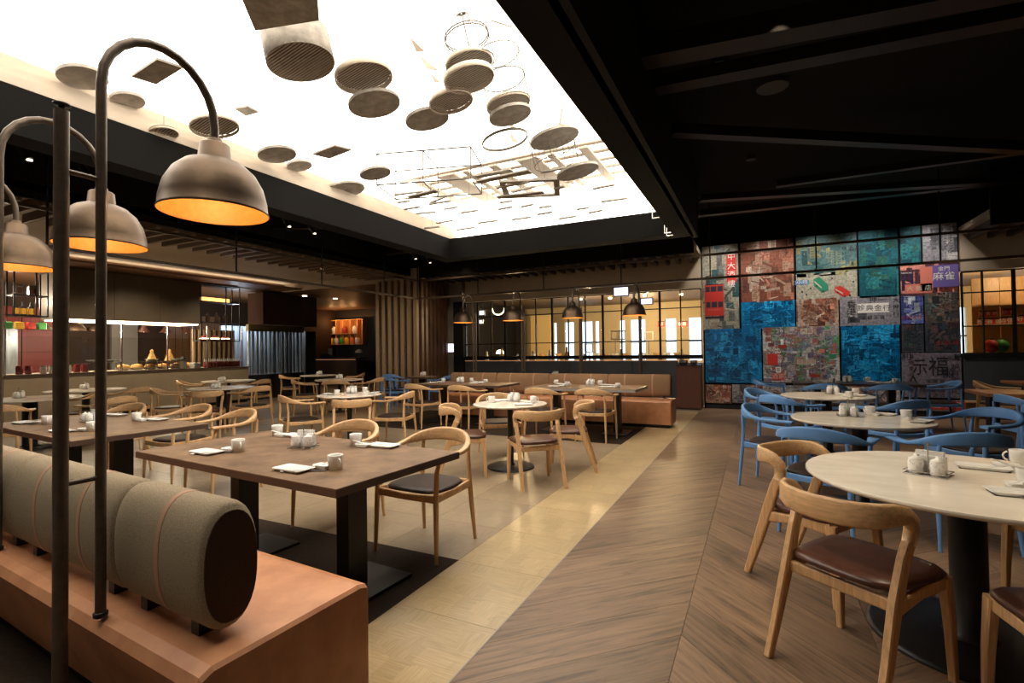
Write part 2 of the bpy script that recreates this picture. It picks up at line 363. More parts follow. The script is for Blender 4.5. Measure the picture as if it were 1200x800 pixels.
beam('ceiling_duct', 'dark duct ending above the left edge of the picture wall', (-.85, 9.1, 3.95), (4.2, 10.6, 3.95), .08, .05, duct)
beam('ceiling_duct', 'lowest dark duct running just in front of the picture wall top', (-1.0, 10.3, 4.0), (6.0, 10.8, 4.0), .08, .06, duct)
beam('ceiling_duct', 'broad dark duct between the light well and the slatted soffit on the left', (-6.8, -.5, 3.9), (-6.8, 10.2, 3.9), .25, .12, duct)
beam('ceiling_duct', 'dark duct crossing left of the light well corner near the track lights', (-8.1, 6.3, 3.75), (-5.75, 7.6, 3.75), .05, .05, duct)
beam('ceiling_duct', 'dark duct along the far side of the light well', (-8.0, 9.4, 3.8), (-.9, 9.4, 3.8), .12, .08, duct)
for i, (x, y, d) in enumerate([(842, 75, 'large round grille beside the nearest duct'), (905, 100, 'dark round grille right of the large one'), (880, 185, 'small round grille below the slanting duct')]):
    p = at(x, y, 4.28); r = (.11, .16, .07)[i]
    o = obj('ceiling_speaker', M().lathe([(r, -.03), (r, .02)], 20, p), darkwire); tag(o, d+' in the black ceiling', 'speaker')
# track spot lights by the bulkhead
def track_light(x, y, z, label, aim=(.15, .3)):
    t = thing('track_spotlight', label, 'spotlight', (x, y, z), 0, 'track spotlights round the light well')
    obj('adapter', M().box(-.07, .07, -.02, .02, -.02, .02), silver, t); obj('stem', M().tube((0, 0, -.02), (0, 0, -.09), .008), blackmetal, t)
    h = obj('lamp_head', M().sweep([(0, 0, -.07), (aim[0]*.5, aim[1]*.5, -.2)], .038, 12), blackmetal, t)
    obj('lens', M().lathe([(.026, -.012), (.028, 0)], 12), glow_t, t, (aim[0]*.52, aim[1]*.52, -.2)); return t
for (px, py, z, lb) in [(24, 163, 3.6, 'black track spotlight at the far left behind the bronze lamps'), (95, 185, 3.6, 'black track spotlight between the two bronze poles at left'),
                    (333, 250, 3.6, 'black track spotlight just right of the nearest lamp shade'), (363, 259, 3.6, 'second black track spotlight right of the nearest lamp shade'),
                    (483, 292, 3.6, 'left spotlight of the pair near the light well far left corner'), (500, 297, 3.6, 'right spotlight of the pair near the light well far left corner')]:
    p = at(px, py, z); track_light(p.x, p.y, z, lb, (.1, .1))
for k, (y, lb) in enumerate([(6.55, 'first of four small steel clips on the light well right edge'), (7.0, 'second of four small steel clips on the light well right edge'), (8.0, 'third of four small steel clips on the light well right edge'), (8.2, 'clip nearest the light well far right corner')]):
    t = thing('edge_clip', lb, 'bracket', (-1.19, y, 3.18), 0, 'steel clips on the light well edge')
    obj('clip_plate', M().box(-.09, .01, -.015, .015, -.01, .0), silver, t); obj('clip_arm', M().box(-.09, -.08, -.015, .015, 0, .12), silver, t)
# soffits: beige ceiling with wooden slats under it
so = root_struct('ceiling_soffit')
struct('soffit_board', R_(-13.3, -8.3, -1.6, 10.75, 3.5, 3.6), beige_wall, so); struct('soffit_edge', R_(-8.36, -8.3, -1.6, 10.8, 3.4, 4.3), black, so)
struct('soffit_board', R_(-8.3, -1.15, 10.8, 12.4, 3.5, 3.6), beige_wall, so); struct('soffit_edge', R_(-8.3, -1.15, 10.74, 10.8, 3.33, 4.3), black, so); struct('hidden_fill_strip', R_(-8.0, -1.3, 10.8, 10.815, 3.38, 3.41), MATS_FILL, so)  # glowing strip added out of view to brighten slats and wall head
struct('soffit_board', R_(3.45, 8.2, 10.8, 12.4, 3.5, 3.6), beige_wall, so); struct('soffit_edge', R_(3.45, 8.2, 10.74, 10.8, 3.33, 4.3), black, so); struct('hidden_fill_strip', R_(3.5, 8.0, 10.8, 10.815, 3.38, 3.41), MATS_FILL, so)  # same added fill strip over the right windows
s1 = R_(-9.75, -8.36, -.035, .035, 3.36, 3.5).mesh('slat', soffit_w); s2 = R_(-.035, .035, 10.8, 12.14, 3.34, 3.5).mesh('slat', soffit_b)
for k in range(39): obj('slat', s1, soffit_w, so, (0, .1+k*.275, 0))
for k in range(26): obj('slat', s2, soffit_b, so, (-7.85+k*.26, 0, 0))
for k in range(17): obj('slat', s2, soffit_b, so, (3.6+k*.27, 0, 0))
# wall behind: dark panels, windows, wall head
wb = root_struct('wall_back')
struct('grey_wall_panel', R_(-8.2, -7.6, 12.15, 12.3, 0, 3.5), grey_wall, wb)
struct('black_column', R_(-7.82, -7.5, 12.02, 12.3, 0, 2.78), frame_m, wb)
for x0, x1 in ((-7.5, -1.15), (3.45, 8.2)):
    struct('wall_head', R_(x0, x1, 12.15, 12.3, 2.76, 3.5), beige_wall, wb)
    struct('sill_beam', R_(x0, x1, 12.1, 12.32, 1.13, 1.21), frame_m, wb)
for i, (x0, x1) in enumerate(((-7.5, -5.9), (-5.9, -4.35), (-4.35, -2.75), (-2.75, -1.7))):
    struct('dado_panel', M().box(x0+.006, x1-.006, 12.12, 12.3, 0, 1.08), navy, wb)
    struct('led_strip', R_(x0, x1, 12.118, 12.16, 1.085, 1.1), led_m, wb)
for i, (x0, x1) in enumerate(((3.45, 5.0), (5.0, 6.6), (6.6, 8.2))):
    struct('dado_panel', M().box(x0+.006, x1-.006, 12.12, 12.3, .33, 1.13), navy, wb)
    struct('kick_panel', R_(x0, x1, 12.1, 12.3, 0, .3), brownwood, wb); struct('wood_ledge', R_(x0, x1, 12.0, 12.3, .3, .33), oak_h, wb)
def windows(name, xs, rows, thick):
    r = root_struct(name); z0, z1 = 1.21, 2.74; zz = [z0]+rows+[z1]
    for i, x in enumerate(xs):
        w = .022 if i in thick else .011; struct('mullion', R_(x-w, x+w, 12.17, 12.23, z0, z1), frame_m, r)
    for z in zz: struct('transom', R_(xs[0], xs[-1], 12.18, 12.22, z-.011, z+.011), frame_m, r)
    for i in range(len(xs)-1):
        for j in range(len(zz)-1):
            struct('pane', R_(xs[i]+.012, xs[i+1]-.012, 12.196, 12.2, zz[j]+.012, zz[j+1]-.012), glass, r)
xs = [-7.5]+[onY(x, 390, 12.18)[0] for x in (560, 576, 592, 610, 628, 647, 666, 686, 706.5, 728.5, 750, 773.5, 798)]+[-1.16]
windows('window_1', xs, [1.56, 2.32], (1, 3, 6, 9, 12))
xs = [3.47]+[onY(x, 390, 12.18)[0] for x in (1153, 1190)]+[4.7, 5.2, 5.7, 6.3, 7.0, 7.6, 8.2]
windows('window_2', xs, [1.72, 2.35], (2, 4, 6))
# the lit room behind the windows
rb = root_struct('wall_beyond')
struct('inner_ceiling', R_(-9, 8.2, 12.3, 18.2, 3.0, 3.1), mat('brown_inner_ceiling', (.12, .075, .035), .6), rb)
whole = [(-9, 1.0)]
wins = [(-7.12, -6.98), (-6.65, -6.28), (-6.0, -5.55), (-5.45, -5.3), (-4.53, -4.33), (-4.13, -3.6), (-2.9, -2.55), (-2.13, -1.72), (-1.2, -.6), (4.75, 5.2), (6.0, 6.6)]
struct('inner_wall', R_(-9, 8.2, 18, 18.15, 0, .95), cream, rb); struct('inner_wall', R_(-9, 8.2, 18, 18.15, 2.42, 3.0), cream, rb)
px_ = -9
for a, b in wins+[(8.2, 8.2)]:
    struct('inner_wall', R_(px_, a, 18, 18.15, .95, 2.42), cream, rb); px_ = b
    if a < 8: struct('window_bar', R_(a, b, 18.02, 18.05, 1.6, 1.64), frame_m, rb)
struct('inner_wall', R_(-9.1, -9, 12.3, 18.2, 0, 3.1), brownwood, rb)
struct('yellow_wall_panel', R_(onY(622, 390, 16.5)[0], onY(645, 390, 16.5)[0], 16.5, 16.6, 0, 2.62), mat('yellow_panel', (.75, .55, .25), .6), rb)
struct('inner_wall', R_(2.3, 2.4, 12.4, 18, 0, 3), cream, rb)
for x, y in ((-6.6, 13.6), (-4.6, 14.6), (-2.2, 14.0), (-3.2, 16.4), (-.4, 15.5), (4.6, 14.6), (6.4, 15.6)): bulb_or_fill(x, y, 2.3, 120)
for k, (x, y) in enumerate([(-6.9, 13.1), (-6.1, 13.1), (-5.4, 13.4), (-4.8, 13.1), (-4.3, 13.5), (-3.8, 13.1), (-3.3, 13.5), (-2.8, 13.1), (-2.3, 13.6), (-1.9, 13.1), (-1.5, 13.5), (-5.0, 15), (-4.1, 15.2), (-3.0, 15), (-2.0, 15.3)]):
    o = obj('ceiling_downlight', M().lathe([(.05, -.05), (.055, 0)], 12, (x, y, 2.98)), glow_w)
    tag(o, 'small glowing downlight behind the far windows, %s' % ['at far left', 'left of the arched neon', 'right of the arched neon', 'fourth from the left in the front row', 'above the third far lamp', 'right of the third far lamp', 'middle of the front row', 'left of the bright sign', 'under the bright sign', 'right of the fourth far lamp', 'nearest the picture wall', 'back row leftmost', 'back row second', 'back row third', 'back row nearest the picture wall'][k], 'downlight', 'downlights behind the windows')
# left: kitchen walls and ceilings
struct('wall_top', R_(-8.4, 8.3, 12.3, 12.4, 3.05, 4.95), black, wb); struct('wall_behind_pictures', R_(-1.15, 3.45, 12.42, 12.5, 0, 3.1), cream, wb)
wl = root_struct('wall_left')
struct('beam_panel', R_(-13.5, -13.2, -1.6, 15.9, 3.3, 3.62), brownwood, wl)
struct('beam_panel', R_(-13.2, -12.4, -1.6, 10.7, 3.3, 3.34), brownwood, wl)
struct('kitchen_ceiling', R_(-17.6, -13.3, -1.6, 17.2, 3.3, 3.4), brownwood, wl)
struct('hidden_fill_strip', R_(-13.0, -12.9, -1.0, 10.6, 3.345, 3.36), MATS_FILL, wl)  # unseen glowing strip added to brighten the left soffit
struct('roof_slab', R_(-18.2, 8.5, -1.8, 18.4, 4.95, 5.0), black, ce); struct('wall_high', R_(-17.7, -17.5, -1.7, 17.1, 3.3, 4.95), black, wl); struct('wall_high', R_(-17.7, -7.9, 17.0, 17.1, 3.3, 4.95), black, wl); struct('wall_high', R_(-8.1, -7.9, 12.4, 17.1, 3.1, 4.95), black, wl)
struct('kitchen_back_wall', R_(-17.6, -17.4, -1.6, 18, 0, 3.4), mat('dark_brown_wall', (.04, .024, .016), .7, spec=.2), wl)
for k in range(6):
    for j in range(3): struct('red_panel', R_(-17.4, -17.36, 1.0+k*1.0+.01, 2.0+k*1.0-.01, .9+j*.6, 1.49+j*.6), redwall, wl)
struct('pale_panel', R_(-17.4, -17.3, 8.0, 8.7, 0, 2.6), grey_wall, wl); struct('blue_panel', R_(-17.4, -17.3, 5.3, 5.9, .9, 2.2), steel_strip, wl)
for k in range(8): struct('timber_panel', R_(-17.4, -17.3, 9.6+k*.22, 9.8+k*.22, 0, 2.7), brownwood, wl)
wa = root_struct('wall_alcove')
struct('alcove_wall', R_(-18, -7.9, 16.9, 17.1, 0, 3.6), mat('near_black_wall', (.018, .014, .012), .6), wa)
struct('alcove_ceiling', R_(-13.3, -8.05, 10.75, 17, 3.28, 3.36), brownwood, wa)
struct('alcove_side', R_(-9.35, -8.2, 12.3, 17, 0, 3.3), black, wa)
struct('soffit_edge', R_(-13.3, -8.05, 10.7, 10.75, 3.28, 3.6), beige_wall, wa)
for px, py, k in ((357, 57/8+340, 'left'), (393, 350, 'middle'), (435, 365, 'right')):
    p = at(px, py, 3.27); o = obj('ceiling_downlight', M().lathe([(.07, 0), (.075, .02)], 14, p), glow_w); tag(o, k+' of three warm downlights in the brown ceiling before the bar', 'downlight', 'downlights before the alcove')
    if p.y < 16.5: spot(p.x, p.y, 3.2, 45, 70)
struct('wall_right', R_(8.2, 8.3, -1.6, 18.2, 0, 4.95), grey_wall); struct('wall_front', R_(-18, 8.3, -1.7, -1.6, 0, 4.95), grey_wall)
# slatted timber column
sc_ = thing('slatted_column', 'tall column clad in upright timber slats behind the blue chairs', 'column', (-8.05, 10.65, 0))
obj('core', M().box(-1.37, -.05, .05, 1.45, 0, 3.32), hood_m, sc_)
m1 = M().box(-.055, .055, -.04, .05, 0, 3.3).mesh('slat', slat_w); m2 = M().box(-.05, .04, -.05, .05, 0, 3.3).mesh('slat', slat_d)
for k in range(7): obj('slat', m1, slat_w, sc_, (-1.33+k*.213, 0, 0))
for k in range(7): obj('slat', m2, slat_d, sc_, (0, .18+k*.19, 0))
nb = M().lathe([(.014, 0), (.014, .05)], 8).mesh('peg', silver)
for k in range(3):
    for z in (.9, 1.45, 2.0, 2.55): obj('peg', nb, silver, sc_, (-1.22+k*.426, -.03, z))
# hanging rail frame
hr = thing('hanging_rail', 'two-tier dark metal rail hung below the ceiling along the left and back', 'rail', (-8, 10.6, 2.76))
for z in (0, .47):
    obj('rail_bar', M().box(-.02, .02, -12, .02, z-.022, z+.022), bronze, hr); obj('rail_bar', M().box(-.02, 16, -.02, .02, z-.022, z+.022), bronze, hr)
for x in [onY(p, 330, 10.6)[0]+8 for p in (560, 637, 728, 832.5, 957, 1103)]+[0, 12.9]: obj('hanger_rod', M().box(x-.011, x+.011, -.011, .011, .02, 1.54), blackmetal, hr)
for y in [onX(p, 300, -8)[0]-10.6 for p in (450, 377, 277)]+[-7.6, -9.6]: obj('hanger_rod', M().box(-.011, .011, y-.011, y+.011, .02, 1.54), blackmetal, hr)
# ============================================================ PICTURE WALL
PAL = {
 'sepia': [(.2, .07, .045), (.33, .2, .14), (.45, .35, .28), (.12, .05, .035), (.38, .15, .1)],
 'blue': [(.0, .13, .34), (.0, .2, .46), (.0, .06, .16), (.02, .3, .6), (.0, .1, .26)],
 'teal': [(.01, .09, .12), (.02, .14, .16), (.01, .05, .07), (.03, .12, .1)],
 'tealpale': [(.08, .16, .17), (.14, .2, .17), (.25, .24, .12), (.03, .09, .1)],
 'street': [(.2, .16, .2), (.28, .24, .22), (.4, .36, .36), (.32, .1, .08), (.12, .1, .16), (.3, .2, .14), (.18, .22, .3), (.5, .5, .5), (.1, .25, .12)],
 'grey': [(.24, .23, .26), (.3, .29, .32), (.38, .36, .36), (.1, .1, .12)],
 'violet': [(.2, .17, .22), (.18, .155, .2), (.22, .19, .24)],
 'dark': [(.04, .05, .065), (.06, .07, .09), (.1, .06, .06), (.03, .05, .06), (.03, .03, .04)],
 'darkmulti': [(.1, .08, .07), (.16, .1, .08), (.08, .12, .12), (.22, .16, .14), (.05, .05, .06)],
 'neon': [(.08, .03, .04), (.2, .05, .04), (.06, .03, .07), (.5, .2, .16)],
 'bw': [(.3, .3, .3), (.42, .41, .4), (.08, .08, .09), (.2, .2, .22), (.3, .12, .1)],
 'pale': [(.4, .38, .3), (.36, .34, .27)], 'neonblue': [(.1, .12, .4), (.25, .3, .5), (.04, .05, .18), (.4, .45, .5)],
 'tram': [(.3, .28, .22), (.14, .16, .15), (.05, .12, .13), (.36, .33, .25), (.09, .08, .08)]}
print_m = mat('printed_panel', (.5, .5, .5), .35); nt = print_m.node_tree
va = nt.nodes.new('ShaderNodeVertexColor'); va.layer_name = 'print'; tc = nt.nodes.new('ShaderNodeTexCoord')
nz = nt.nodes.new('ShaderNodeTexNoise'); nz.inputs['Scale'].default_value = 22; nz.inputs['Detail'].default_value = 6; nt.links.new(tc.outputs['Object'], nz.inputs['Vector'])
mr = nt.nodes.new('ShaderNodeMapRange'); mr.inputs['From Min'].default_value = .3; mr.inputs['From Max'].default_value = .7; mr.inputs['To Min'].default_value = .55; mr.inputs['To Max'].default_value = 1.4
hs = nt.nodes.new('ShaderNodeHueSaturation'); nt.links.new(nz.outputs[0], mr.inputs[0]); nt.links.new(mr.outputs[0], hs.inputs['Value']); nt.links.new(va.outputs[0], hs.inputs['Color']); nt.links.new(hs.outputs[0], nt.nodes['Principled BSDF'].inputs['Base Color'])
WY = 12.15
mural = thing('picture_wall', 'large wall of printed city photo panels in blue, red and sepia behind the blue chairs', 'mural', (0, WY, 0))
obj('wall_core', M().box(-1.13, 3.43, .03, .25, 0, 3.72), black, mural)
obj('plinth', M().box(-1.1, 3.42, .01, .03, 0, .09), blackmetal, mural)
def rgb(c, j=.25):
    k = 1+random.uniform(-j, j); return tuple(max(0, v*k) for v in c)
PAN = {}
def panel(key, px0, py0, px1, py1, pal, mode='city', n=110, sizes=(.03, .22), label=None):
    (xa, za), (xb, zb) = onY(px0, py0, WY), onY(px1, py1, WY); xa, xb = min(xa, xb), max(xa, xb); za, zb = min(za, zb), max(za, zb)
    za = max(za, .1); xa = max(xa, -1.125); xb = min(xb, 3.425); zb = min(zb, 3.7)
    m = M(); m.c = []; g = .007; W, Hh = xb-xa-2*g, zb-za-2*g
    m.box(g-(xb-xa)/2, (xb-xa)/2-g, 0, .03, g, Hh+g); m.c += [PAL[pal][0]]*6
    col = PAL[pal]
    def q(x, z, w, h, c, y):
        x0 = max(-W/2, x); x1 = min(W/2, x+w); z0 = max(g, z); z1 = min(Hh+g, z+h)
        if x1-x0 < .004 or z1-z0 < .004: return
        m.add([(x0, -y, z0), (x1, -y, z0), (x1, -y, z1), (x0, -y, z1)], [(0, 1, 2, 3)]); m.c.append(c)
    if mode == 'city':
        # backdrop blocks, then facades with window rows and sign boards, all flat print
        for i in range(int(n*.25)): q(random.uniform(-W/2-.1, W/2), random.uniform(-.1, Hh), random.uniform(.1, .35), random.uniform(.15, .6), rgb(random.choice(col)), .0006+.000004*i)
        for i in range(int(n*.22)):
            x, z = random.uniform(-W/2, W/2-.1), random.uniform(0, Hh*.85); w, h = random.uniform(.06, .2), random.uniform(.1, .4); c = rgb(random.choice(col)); q(x, z, w, h, c, .0012+.000004*i)
            kd = random.choice((.5, .7, 1.3)); d = tuple(v*kd for v in c); k = random.randint(2, 4); r = random.randint(3, 7)
            for a in range(k):
                for b in range(r): q(x+w*(a+.2)/k, z+h*(b+.25)/r, w*.55/k, h*.45/r, d, .0018+.000004*i)
        for i in range(int(n*.3)):
            L_ = random.uniform(.08, .34)*min(1, W/.6); wd_ = random.uniform(.008, .07); a_ = random.choice((-.9, -.5, -.3, .25, .45, .8))+random.uniform(-.15, .15)
            hx = abs(cos(a_))*L_/2+wd_; hz = abs(sin(a_))*L_/2+wd_
            if hx > W/2-.01 or hz > Hh/2-.01: continue
            cx_ = random.uniform(-W/2+hx, W/2-hx); cz_ = random.uniform(g+hz, Hh-hz); ux, uz = cos(a_)*L_/2, sin(a_)*L_/2; y_ = .0019+.000003*i; tp = random.uniform(.2, 1)
            m.add([(cx_-ux+uz*0, -y_, cz_-uz-wd_/2), (cx_+ux, -y_, cz_+uz-wd_/2*tp), (cx_+ux, -y_, cz_+uz+wd_/2*tp), (cx_-ux, -y_, cz_-uz+wd_/2)], [(0, 1, 2, 3)]); m.c.append(rgb(random.choice(col), .4))
        for i in range(int(n*.3)): q(random.uniform(-W/2, W/2), random.uniform(0, Hh*.9), random.choice((.01, .02, .05, .1, .16))*random.uniform(.6, 1.3), random.choice((.008, .015, .03, .12))*random.uniform(.6, 1.3), rgb(random.choice(col), .6), .0022+.000003*i)
    elif mode == 'plain':
        for i in range(n): q(random.uniform(-W/2, W/2), random.uniform(0, Hh), random.uniform(*sizes), random.uniform(*sizes), rgb(random.choice(col), .12), .0006+.000004*i)
    o = obj('photo_panel', m, print_m, mural, ((xa+xb)/2, 0, za)); 
    if label: o['label'] = label
    PAN[key] = (o, W, Hh); return o
panel('tram', 822, 288, 867, 386, 'tram', n=70, label='photo panel of a red double-deck tram under a red sign')
panel('b', 867, 281, 931.5, 353.5, 'sepia', label='sepia street photo panel'); panel('c', 868, 354, 932.5, 384, 'blue', label='small blue tinted photo panel')
panel('d', 932, 276, 1005, 321, 'tealpale', 'city', 50, label='pale teal photo panel'); panel('e', 932.5, 321, 1005.5, 350.5, 'pale', 'plain', 30, label='cream panel with a green and a red minibus')
panel('f', 1005, 269, 1054, 347.5, 'teal', n=50, label='dark teal photo panel'); panel('f2', 1054, 266, 1080, 312, 'teal', n=30, label='narrow dark teal photo panel')
panel('g', 1080, 263, 1123, 308, 'grey', n=30, label='grey photo panel of bare branches'); panel('h', 1054.5, 311, 1123.5, 345, 'neon', n=60, label='night photo panel with violet and red neon signs')
panel('i', 932.5, 350.5, 983.5, 382, 'sepia', label='small sepia street photo panel'); panel('j', 983.5, 348, 1055.5, 381, 'grey', n=14, label='grey panel covered with black characters')
panel('k', 1055.5, 346.5, 1083, 379, 'neonblue', n=60, label='blue and white photo panel'); panel('l', 1083, 343, 1126.5, 377.5, 'darkmulti', n=110, label='dark crowded street photo panel')
panel('m', 825.5, 385.5, 893.5, 449.5, 'blue', n=260, label='large blue tinted photo panel at the left'); panel('n', 893, 383.5, 985, 449.5, 'street', n=420, label='colourful street photo panel with red signs')
panel('o', 985, 381.5, 1056, 450, 'blue', n=260, label='large blue tinted photo panel in the middle'); panel('p', 1056, 380, 1083.5, 413, 'dark', n=60, label='narrow dark panel'); panel('q', 1083.5, 378, 1128, 412.5, 'dark', n=90, label='dark panel with faint red lettering')
panel('r', 1056, 413, 1129.5, 467, 'violet', 'plain', 20, label='grey violet panel of black characters'); panel('s', 826, 450, 857.5, 473, 'sepia', n=60, label='orange brown photo panel')
panel('t', 857.5, 450, 985, 476, 'bw', n=160, label='black and white photo panel of shop fronts'); panel('u', 985, 450, 1056, 479, 'bw', n=90, label='black and white photo panel behind the blue chairs'); panel('v', 1056, 467, 1129.5, 483, 'bw', n=50, label='strip panel with red signs')
def deco(key, px, py, name, mb, m, yo=-.004):
    x, z = onY(px, py, WY); o = PAN[key][0]; return obj(name, mb, m, o, (x-o.location.x, yo, z-o.location.z))
def dtext(key, px, py, s, size, m, sx=1, yo=-.005):
    x, z = onY(px, py, WY); o = PAN[key][0]; return text('lettering', s, size, (x-o.location.x, yo, z-o.location.z), m, o, 0, sx)
# red tram
def flat(pts): return M().add([(x, 0, z) for x, z in pts], [tuple(range(len(pts)))])
def rects(rs):
    m = M()
    for x0, x1, z0, z1 in rs: m.add([(x0, 0, z0), (x1, 0, z0), (x1, 0, z1), (x0, 0, z1)], [(0, 1, 2, 3)])
    return m
deco('tram', 837, 352, 'tram_body', rects([(-.2, .2, -.35, .37)]), red_p, -.004)
deco('tram', 837, 352, 'tram_windows', rects([(-.18, -.09, .2, .32), (-.07, .05, .2, .32), (.07, .18, .2, .32), (-.17, -.08, -.16, -.03), (-.06, .06, -.16, -.03), (.08, .18, -.16, -.03), (-.2, .2, -.41, -.36), (-.19, .19, .355, .37)]), ink, -.005)
dtext('tram', 837, 363, '• • • • • •', .07, cream_p, 1, -.006)
deco('tram', 857, 315, 'red_sign', flat([(-.1, -.3), (0, -.36), (.1, -.3), (.1, .33), (-.1, .33)]), red_p, -.004)
for s, y in (('中', 301), ('大', 312), ('酒', 322), ('樓', 333)): dtext('tram', 857, y, s, .17, white_p)
# minibuses on the cream panel
def minibus(px, py, m, w, h, sk):
    deco('e', px, py, 'bus_body', flat([(-w, h*.9), (-w*.2, h*1.25), (w, -h*.2), (w, -h), (w*.1, -h*1.3), (-w, -h*.1)]), m, -.004)
    deco('e', px, py, 'bus_windows', flat([(-w*.9, h*.35), (w*.1, -h*.75), (w*.1, -h*.45), (-w*.9, h*.65)]), cream_p, -.005)
    deco('e', px, py, 'bus_wheels', rects([(-w*.7, -w*.5, -h*.35, -h*.1), (w*.2, w*.4, -h*1.25, -h)]), ink, -.005)
minibus(962, 333, green_p, .13, .13, 0); minibus(987, 341, red_p, .13, .09, 0)
for x, y in ((945, 345), (950, 338), (1000, 330), (975, 326), (940, 342), (996, 346)): deco('e', x, y, 'small_figure', rects([(-.012, .012, -.02, .02)]), ink)
deco('e', 940, 331, 'blue_label', rects([(-.13, .13, -.045, .05)]), mat('blue_print', (.1, .22, .4), .5)); dtext('e', 940, 331, '小巴', .09, white_p, 1.2, -.006)
# lettering of the other panels
for s, y in (('香', 357), ('港', 366), ('美', 375)): dtext('j', 998, y, s, .16, ink)
dtext('j', 1023, 351.5, '押', .14, ink)
deco('j', 1023, 361, 'sign_board', rects([(-.26, .26, -.09, .1)]), white_p, -.0035)
for i, s in enumerate('診典金行'): dtext('j', 1009+10*i, 361, s, .13, ink)
dtext('j', 1023, 372, '金 銀 玉 器', .08, ink)
for s, y in (('大', 352), ('押', 360), ('行', 368)): dtext('j', 1050, y, s, .11, ink)
deco('h', 1106, 325, 'neon_board', rects([(-.22, .22, -.18, .24)]), purple_p, -.0035); deco('h', 1086, 327, 'neon_board', rects([(-.1, .09, -.23, .24)]), pinkneon, -.0045)
deco('h', 1077, 338, 'neon_board', rects([(-.22, .2, -.09, .09)]), pinkneon, -.0045); dtext('h', 1077, 338, '大 飯 店', .11, cream_p)
dtext('h', 1106, 324, '麻雀', .17, white_p, 1, -.006); dtext('h', 1106, 315, '金門', .09, white_p); dtext('h', 1062, 320, 'FASHION', .04, white_p)
dtext('k', 1068, 372, '12 月 24 日', .07, red_p); dtext('f', 1036, 338, '?', .09, ink)
dtext('r', 1062, 418, '利', .17, ink); dtext('r', 1100, 431, '福', .4, ink, .8); dtext('r', 1078, 431, '示', .34, ink, .7); dtext('r', 1113, 420, '行馬高', .1, ink); dtext('r', 1111, 438, '囍', .19, ink)
for s, y in (('映', 430), ('月', 438), ('堂', 446)): dtext('r', 1119.5, y, s, .13, ink)
dtext('r', 1124, 419, '敏', .15, ink); dtext('r', 1123, 457, '旺', .22, ink); dtext('r', 1070, 447, '^', .3, ink)
for i, x in enumerate((1068, 1088, 1096, 1104)):
    for j, s in enumerate('萬德茶酒'): dtext('r', x, 418+7*j if i == 0 else 447+j*5.5, s, .085, ink)
for i, x in enumerate((1069, 1081, 1092, 1103)): dtext('r', x, 457, '吉喜榮昌'[i], .13, ink)
dtext('q', 1113, 395, '美 術 設 計', .09, mat('faded_print', (.16, .13, .14), .6)); dtext('q', 1110, 402, '大 排 檔', .1, darkred_p)
dtext('p', 1064, 404, '茶餐', .08, mat('dim_green_print', (.05, .16, .1), .6))
dtext('t', 879, 455, 'DELUXE', .1, ink)
for x, y, w, h, m in ((905.5, 421, .1, .12, red_p), (917, 406, .08, .04, darkred_p), (945, 388, .11, .06, cream_p), (912, 441, .12, .07, red_p), (945, 424, .17, .05, cream_p), (963, 411, .05, .04, pinkneon), (976, 417, .06, .04, green_p), (912, 433, .05, .06, white_p), (955, 440, .1, .03, darkred_p)): deco('n', x, y, 'sign_board', rects([(-w, w, -h, h)]), m)
dtext('n', 945, 388, '大昌', .09, darkred_p, 1.2); dtext('n', 912, 441, '酒家', .13, cream_p); dtext('n', 912, 433, '當', .08, ink); dtext('n', 945, 424, '百貨公司', .08, darkred_p)
for x in (1098, 1112, 1124): deco('v', x, 475, 'sign_board', rects([(-.09, .09, -.08, .08)]), red_p); dtext('v', x, 475, '囍', .12, white_p)
dtext('d', 1000, 291, '酒店', .13, ink, .7)
# brown cabinet left of the picture wall
cb = thing('brown_cabinet', 'tall red-brown wooden cabinet between the slate panels and the picture wall', 'cabinet', (-1.42, 11.95, 0))
obj('body', M().box(-.26, .26, -.15, .15, .02, .98, .004), redbrown, cb); obj('top', M().box(-.27, .27, -.16, .16, .98, 1.0), blackmetal, cb)
for k, (x, w) in enumerate(((-.12, .09), (.1, .07))):
    t = thing('payment_terminal', 'black card terminal on the brown cabinet, %s one' % ('left', 'right')[k], 'terminal', (-1.42+x, 11.95, 1.0), 0, 'terminals on the brown cabinet')
    obj('terminal_body', M().box(-w, w, -.06, .06, 0, .1, .01), blackmetal, t); obj('terminal_screen', M().box(-w*.7, w*.7, -.063, -.058, .05, .09), grey_wall, t)
# signs
def sign(px, py, Y, w, h, label, s, m=glow_s, up_=.25):
    x, z = onY(px, py, Y); t = thing('lit_sign', label, 'sign', (x, Y, z)); obj('sign_box', M().box(-w/2-.02, w/2+.02, -.02, .03, -h/2-.02, h/2+.02), blackmetal, t)
    obj('sign_face', M().box(-w/2, w/2, -.025, -.018, -h/2, h/2), m, t); obj('hanger', M().box(-.008, .008, 0, .01, h/2, h/2+up_), blackmetal, t)
    if s: text('lettering', s, h*.5, (0, -.028, 0), mat('sign_ink', (.3, .28, .6), .5), t)
sign(728, 341.5, 10.75, .3, .17, 'bright white hanging sign above the far windows', '', glow_s, 1.45)
sign(758, 353, 12.35, .26, .13, 'pale lit sign behind the windows right of the white one', '出口')
sign(565, 366.5, 12.6, .16, .12, 'upper of two small lit signs behind the left window', '出口'); sign(563.5, 377, 12.6, .12, .1, 'lower of two small lit signs behind the left window', '')
x, z = onY(528.5, 407.5, 12.12); t = thing('wall_screen', 'small lit screen on the grey wall right of the slatted column', 'screen', (x, 12.12, z)); obj('screen_case', M().box(-.11, .11, 0, .03, -.13, .13), blackmetal, t); obj('screen_face', M().box(-.1, .1, -.004, 0, -.12, .12), glow_s, t)
text('lettering', '歡迎', .07, (0, -.008, 0), mat('screen_ink', (.2, .2, .6), .5), t)
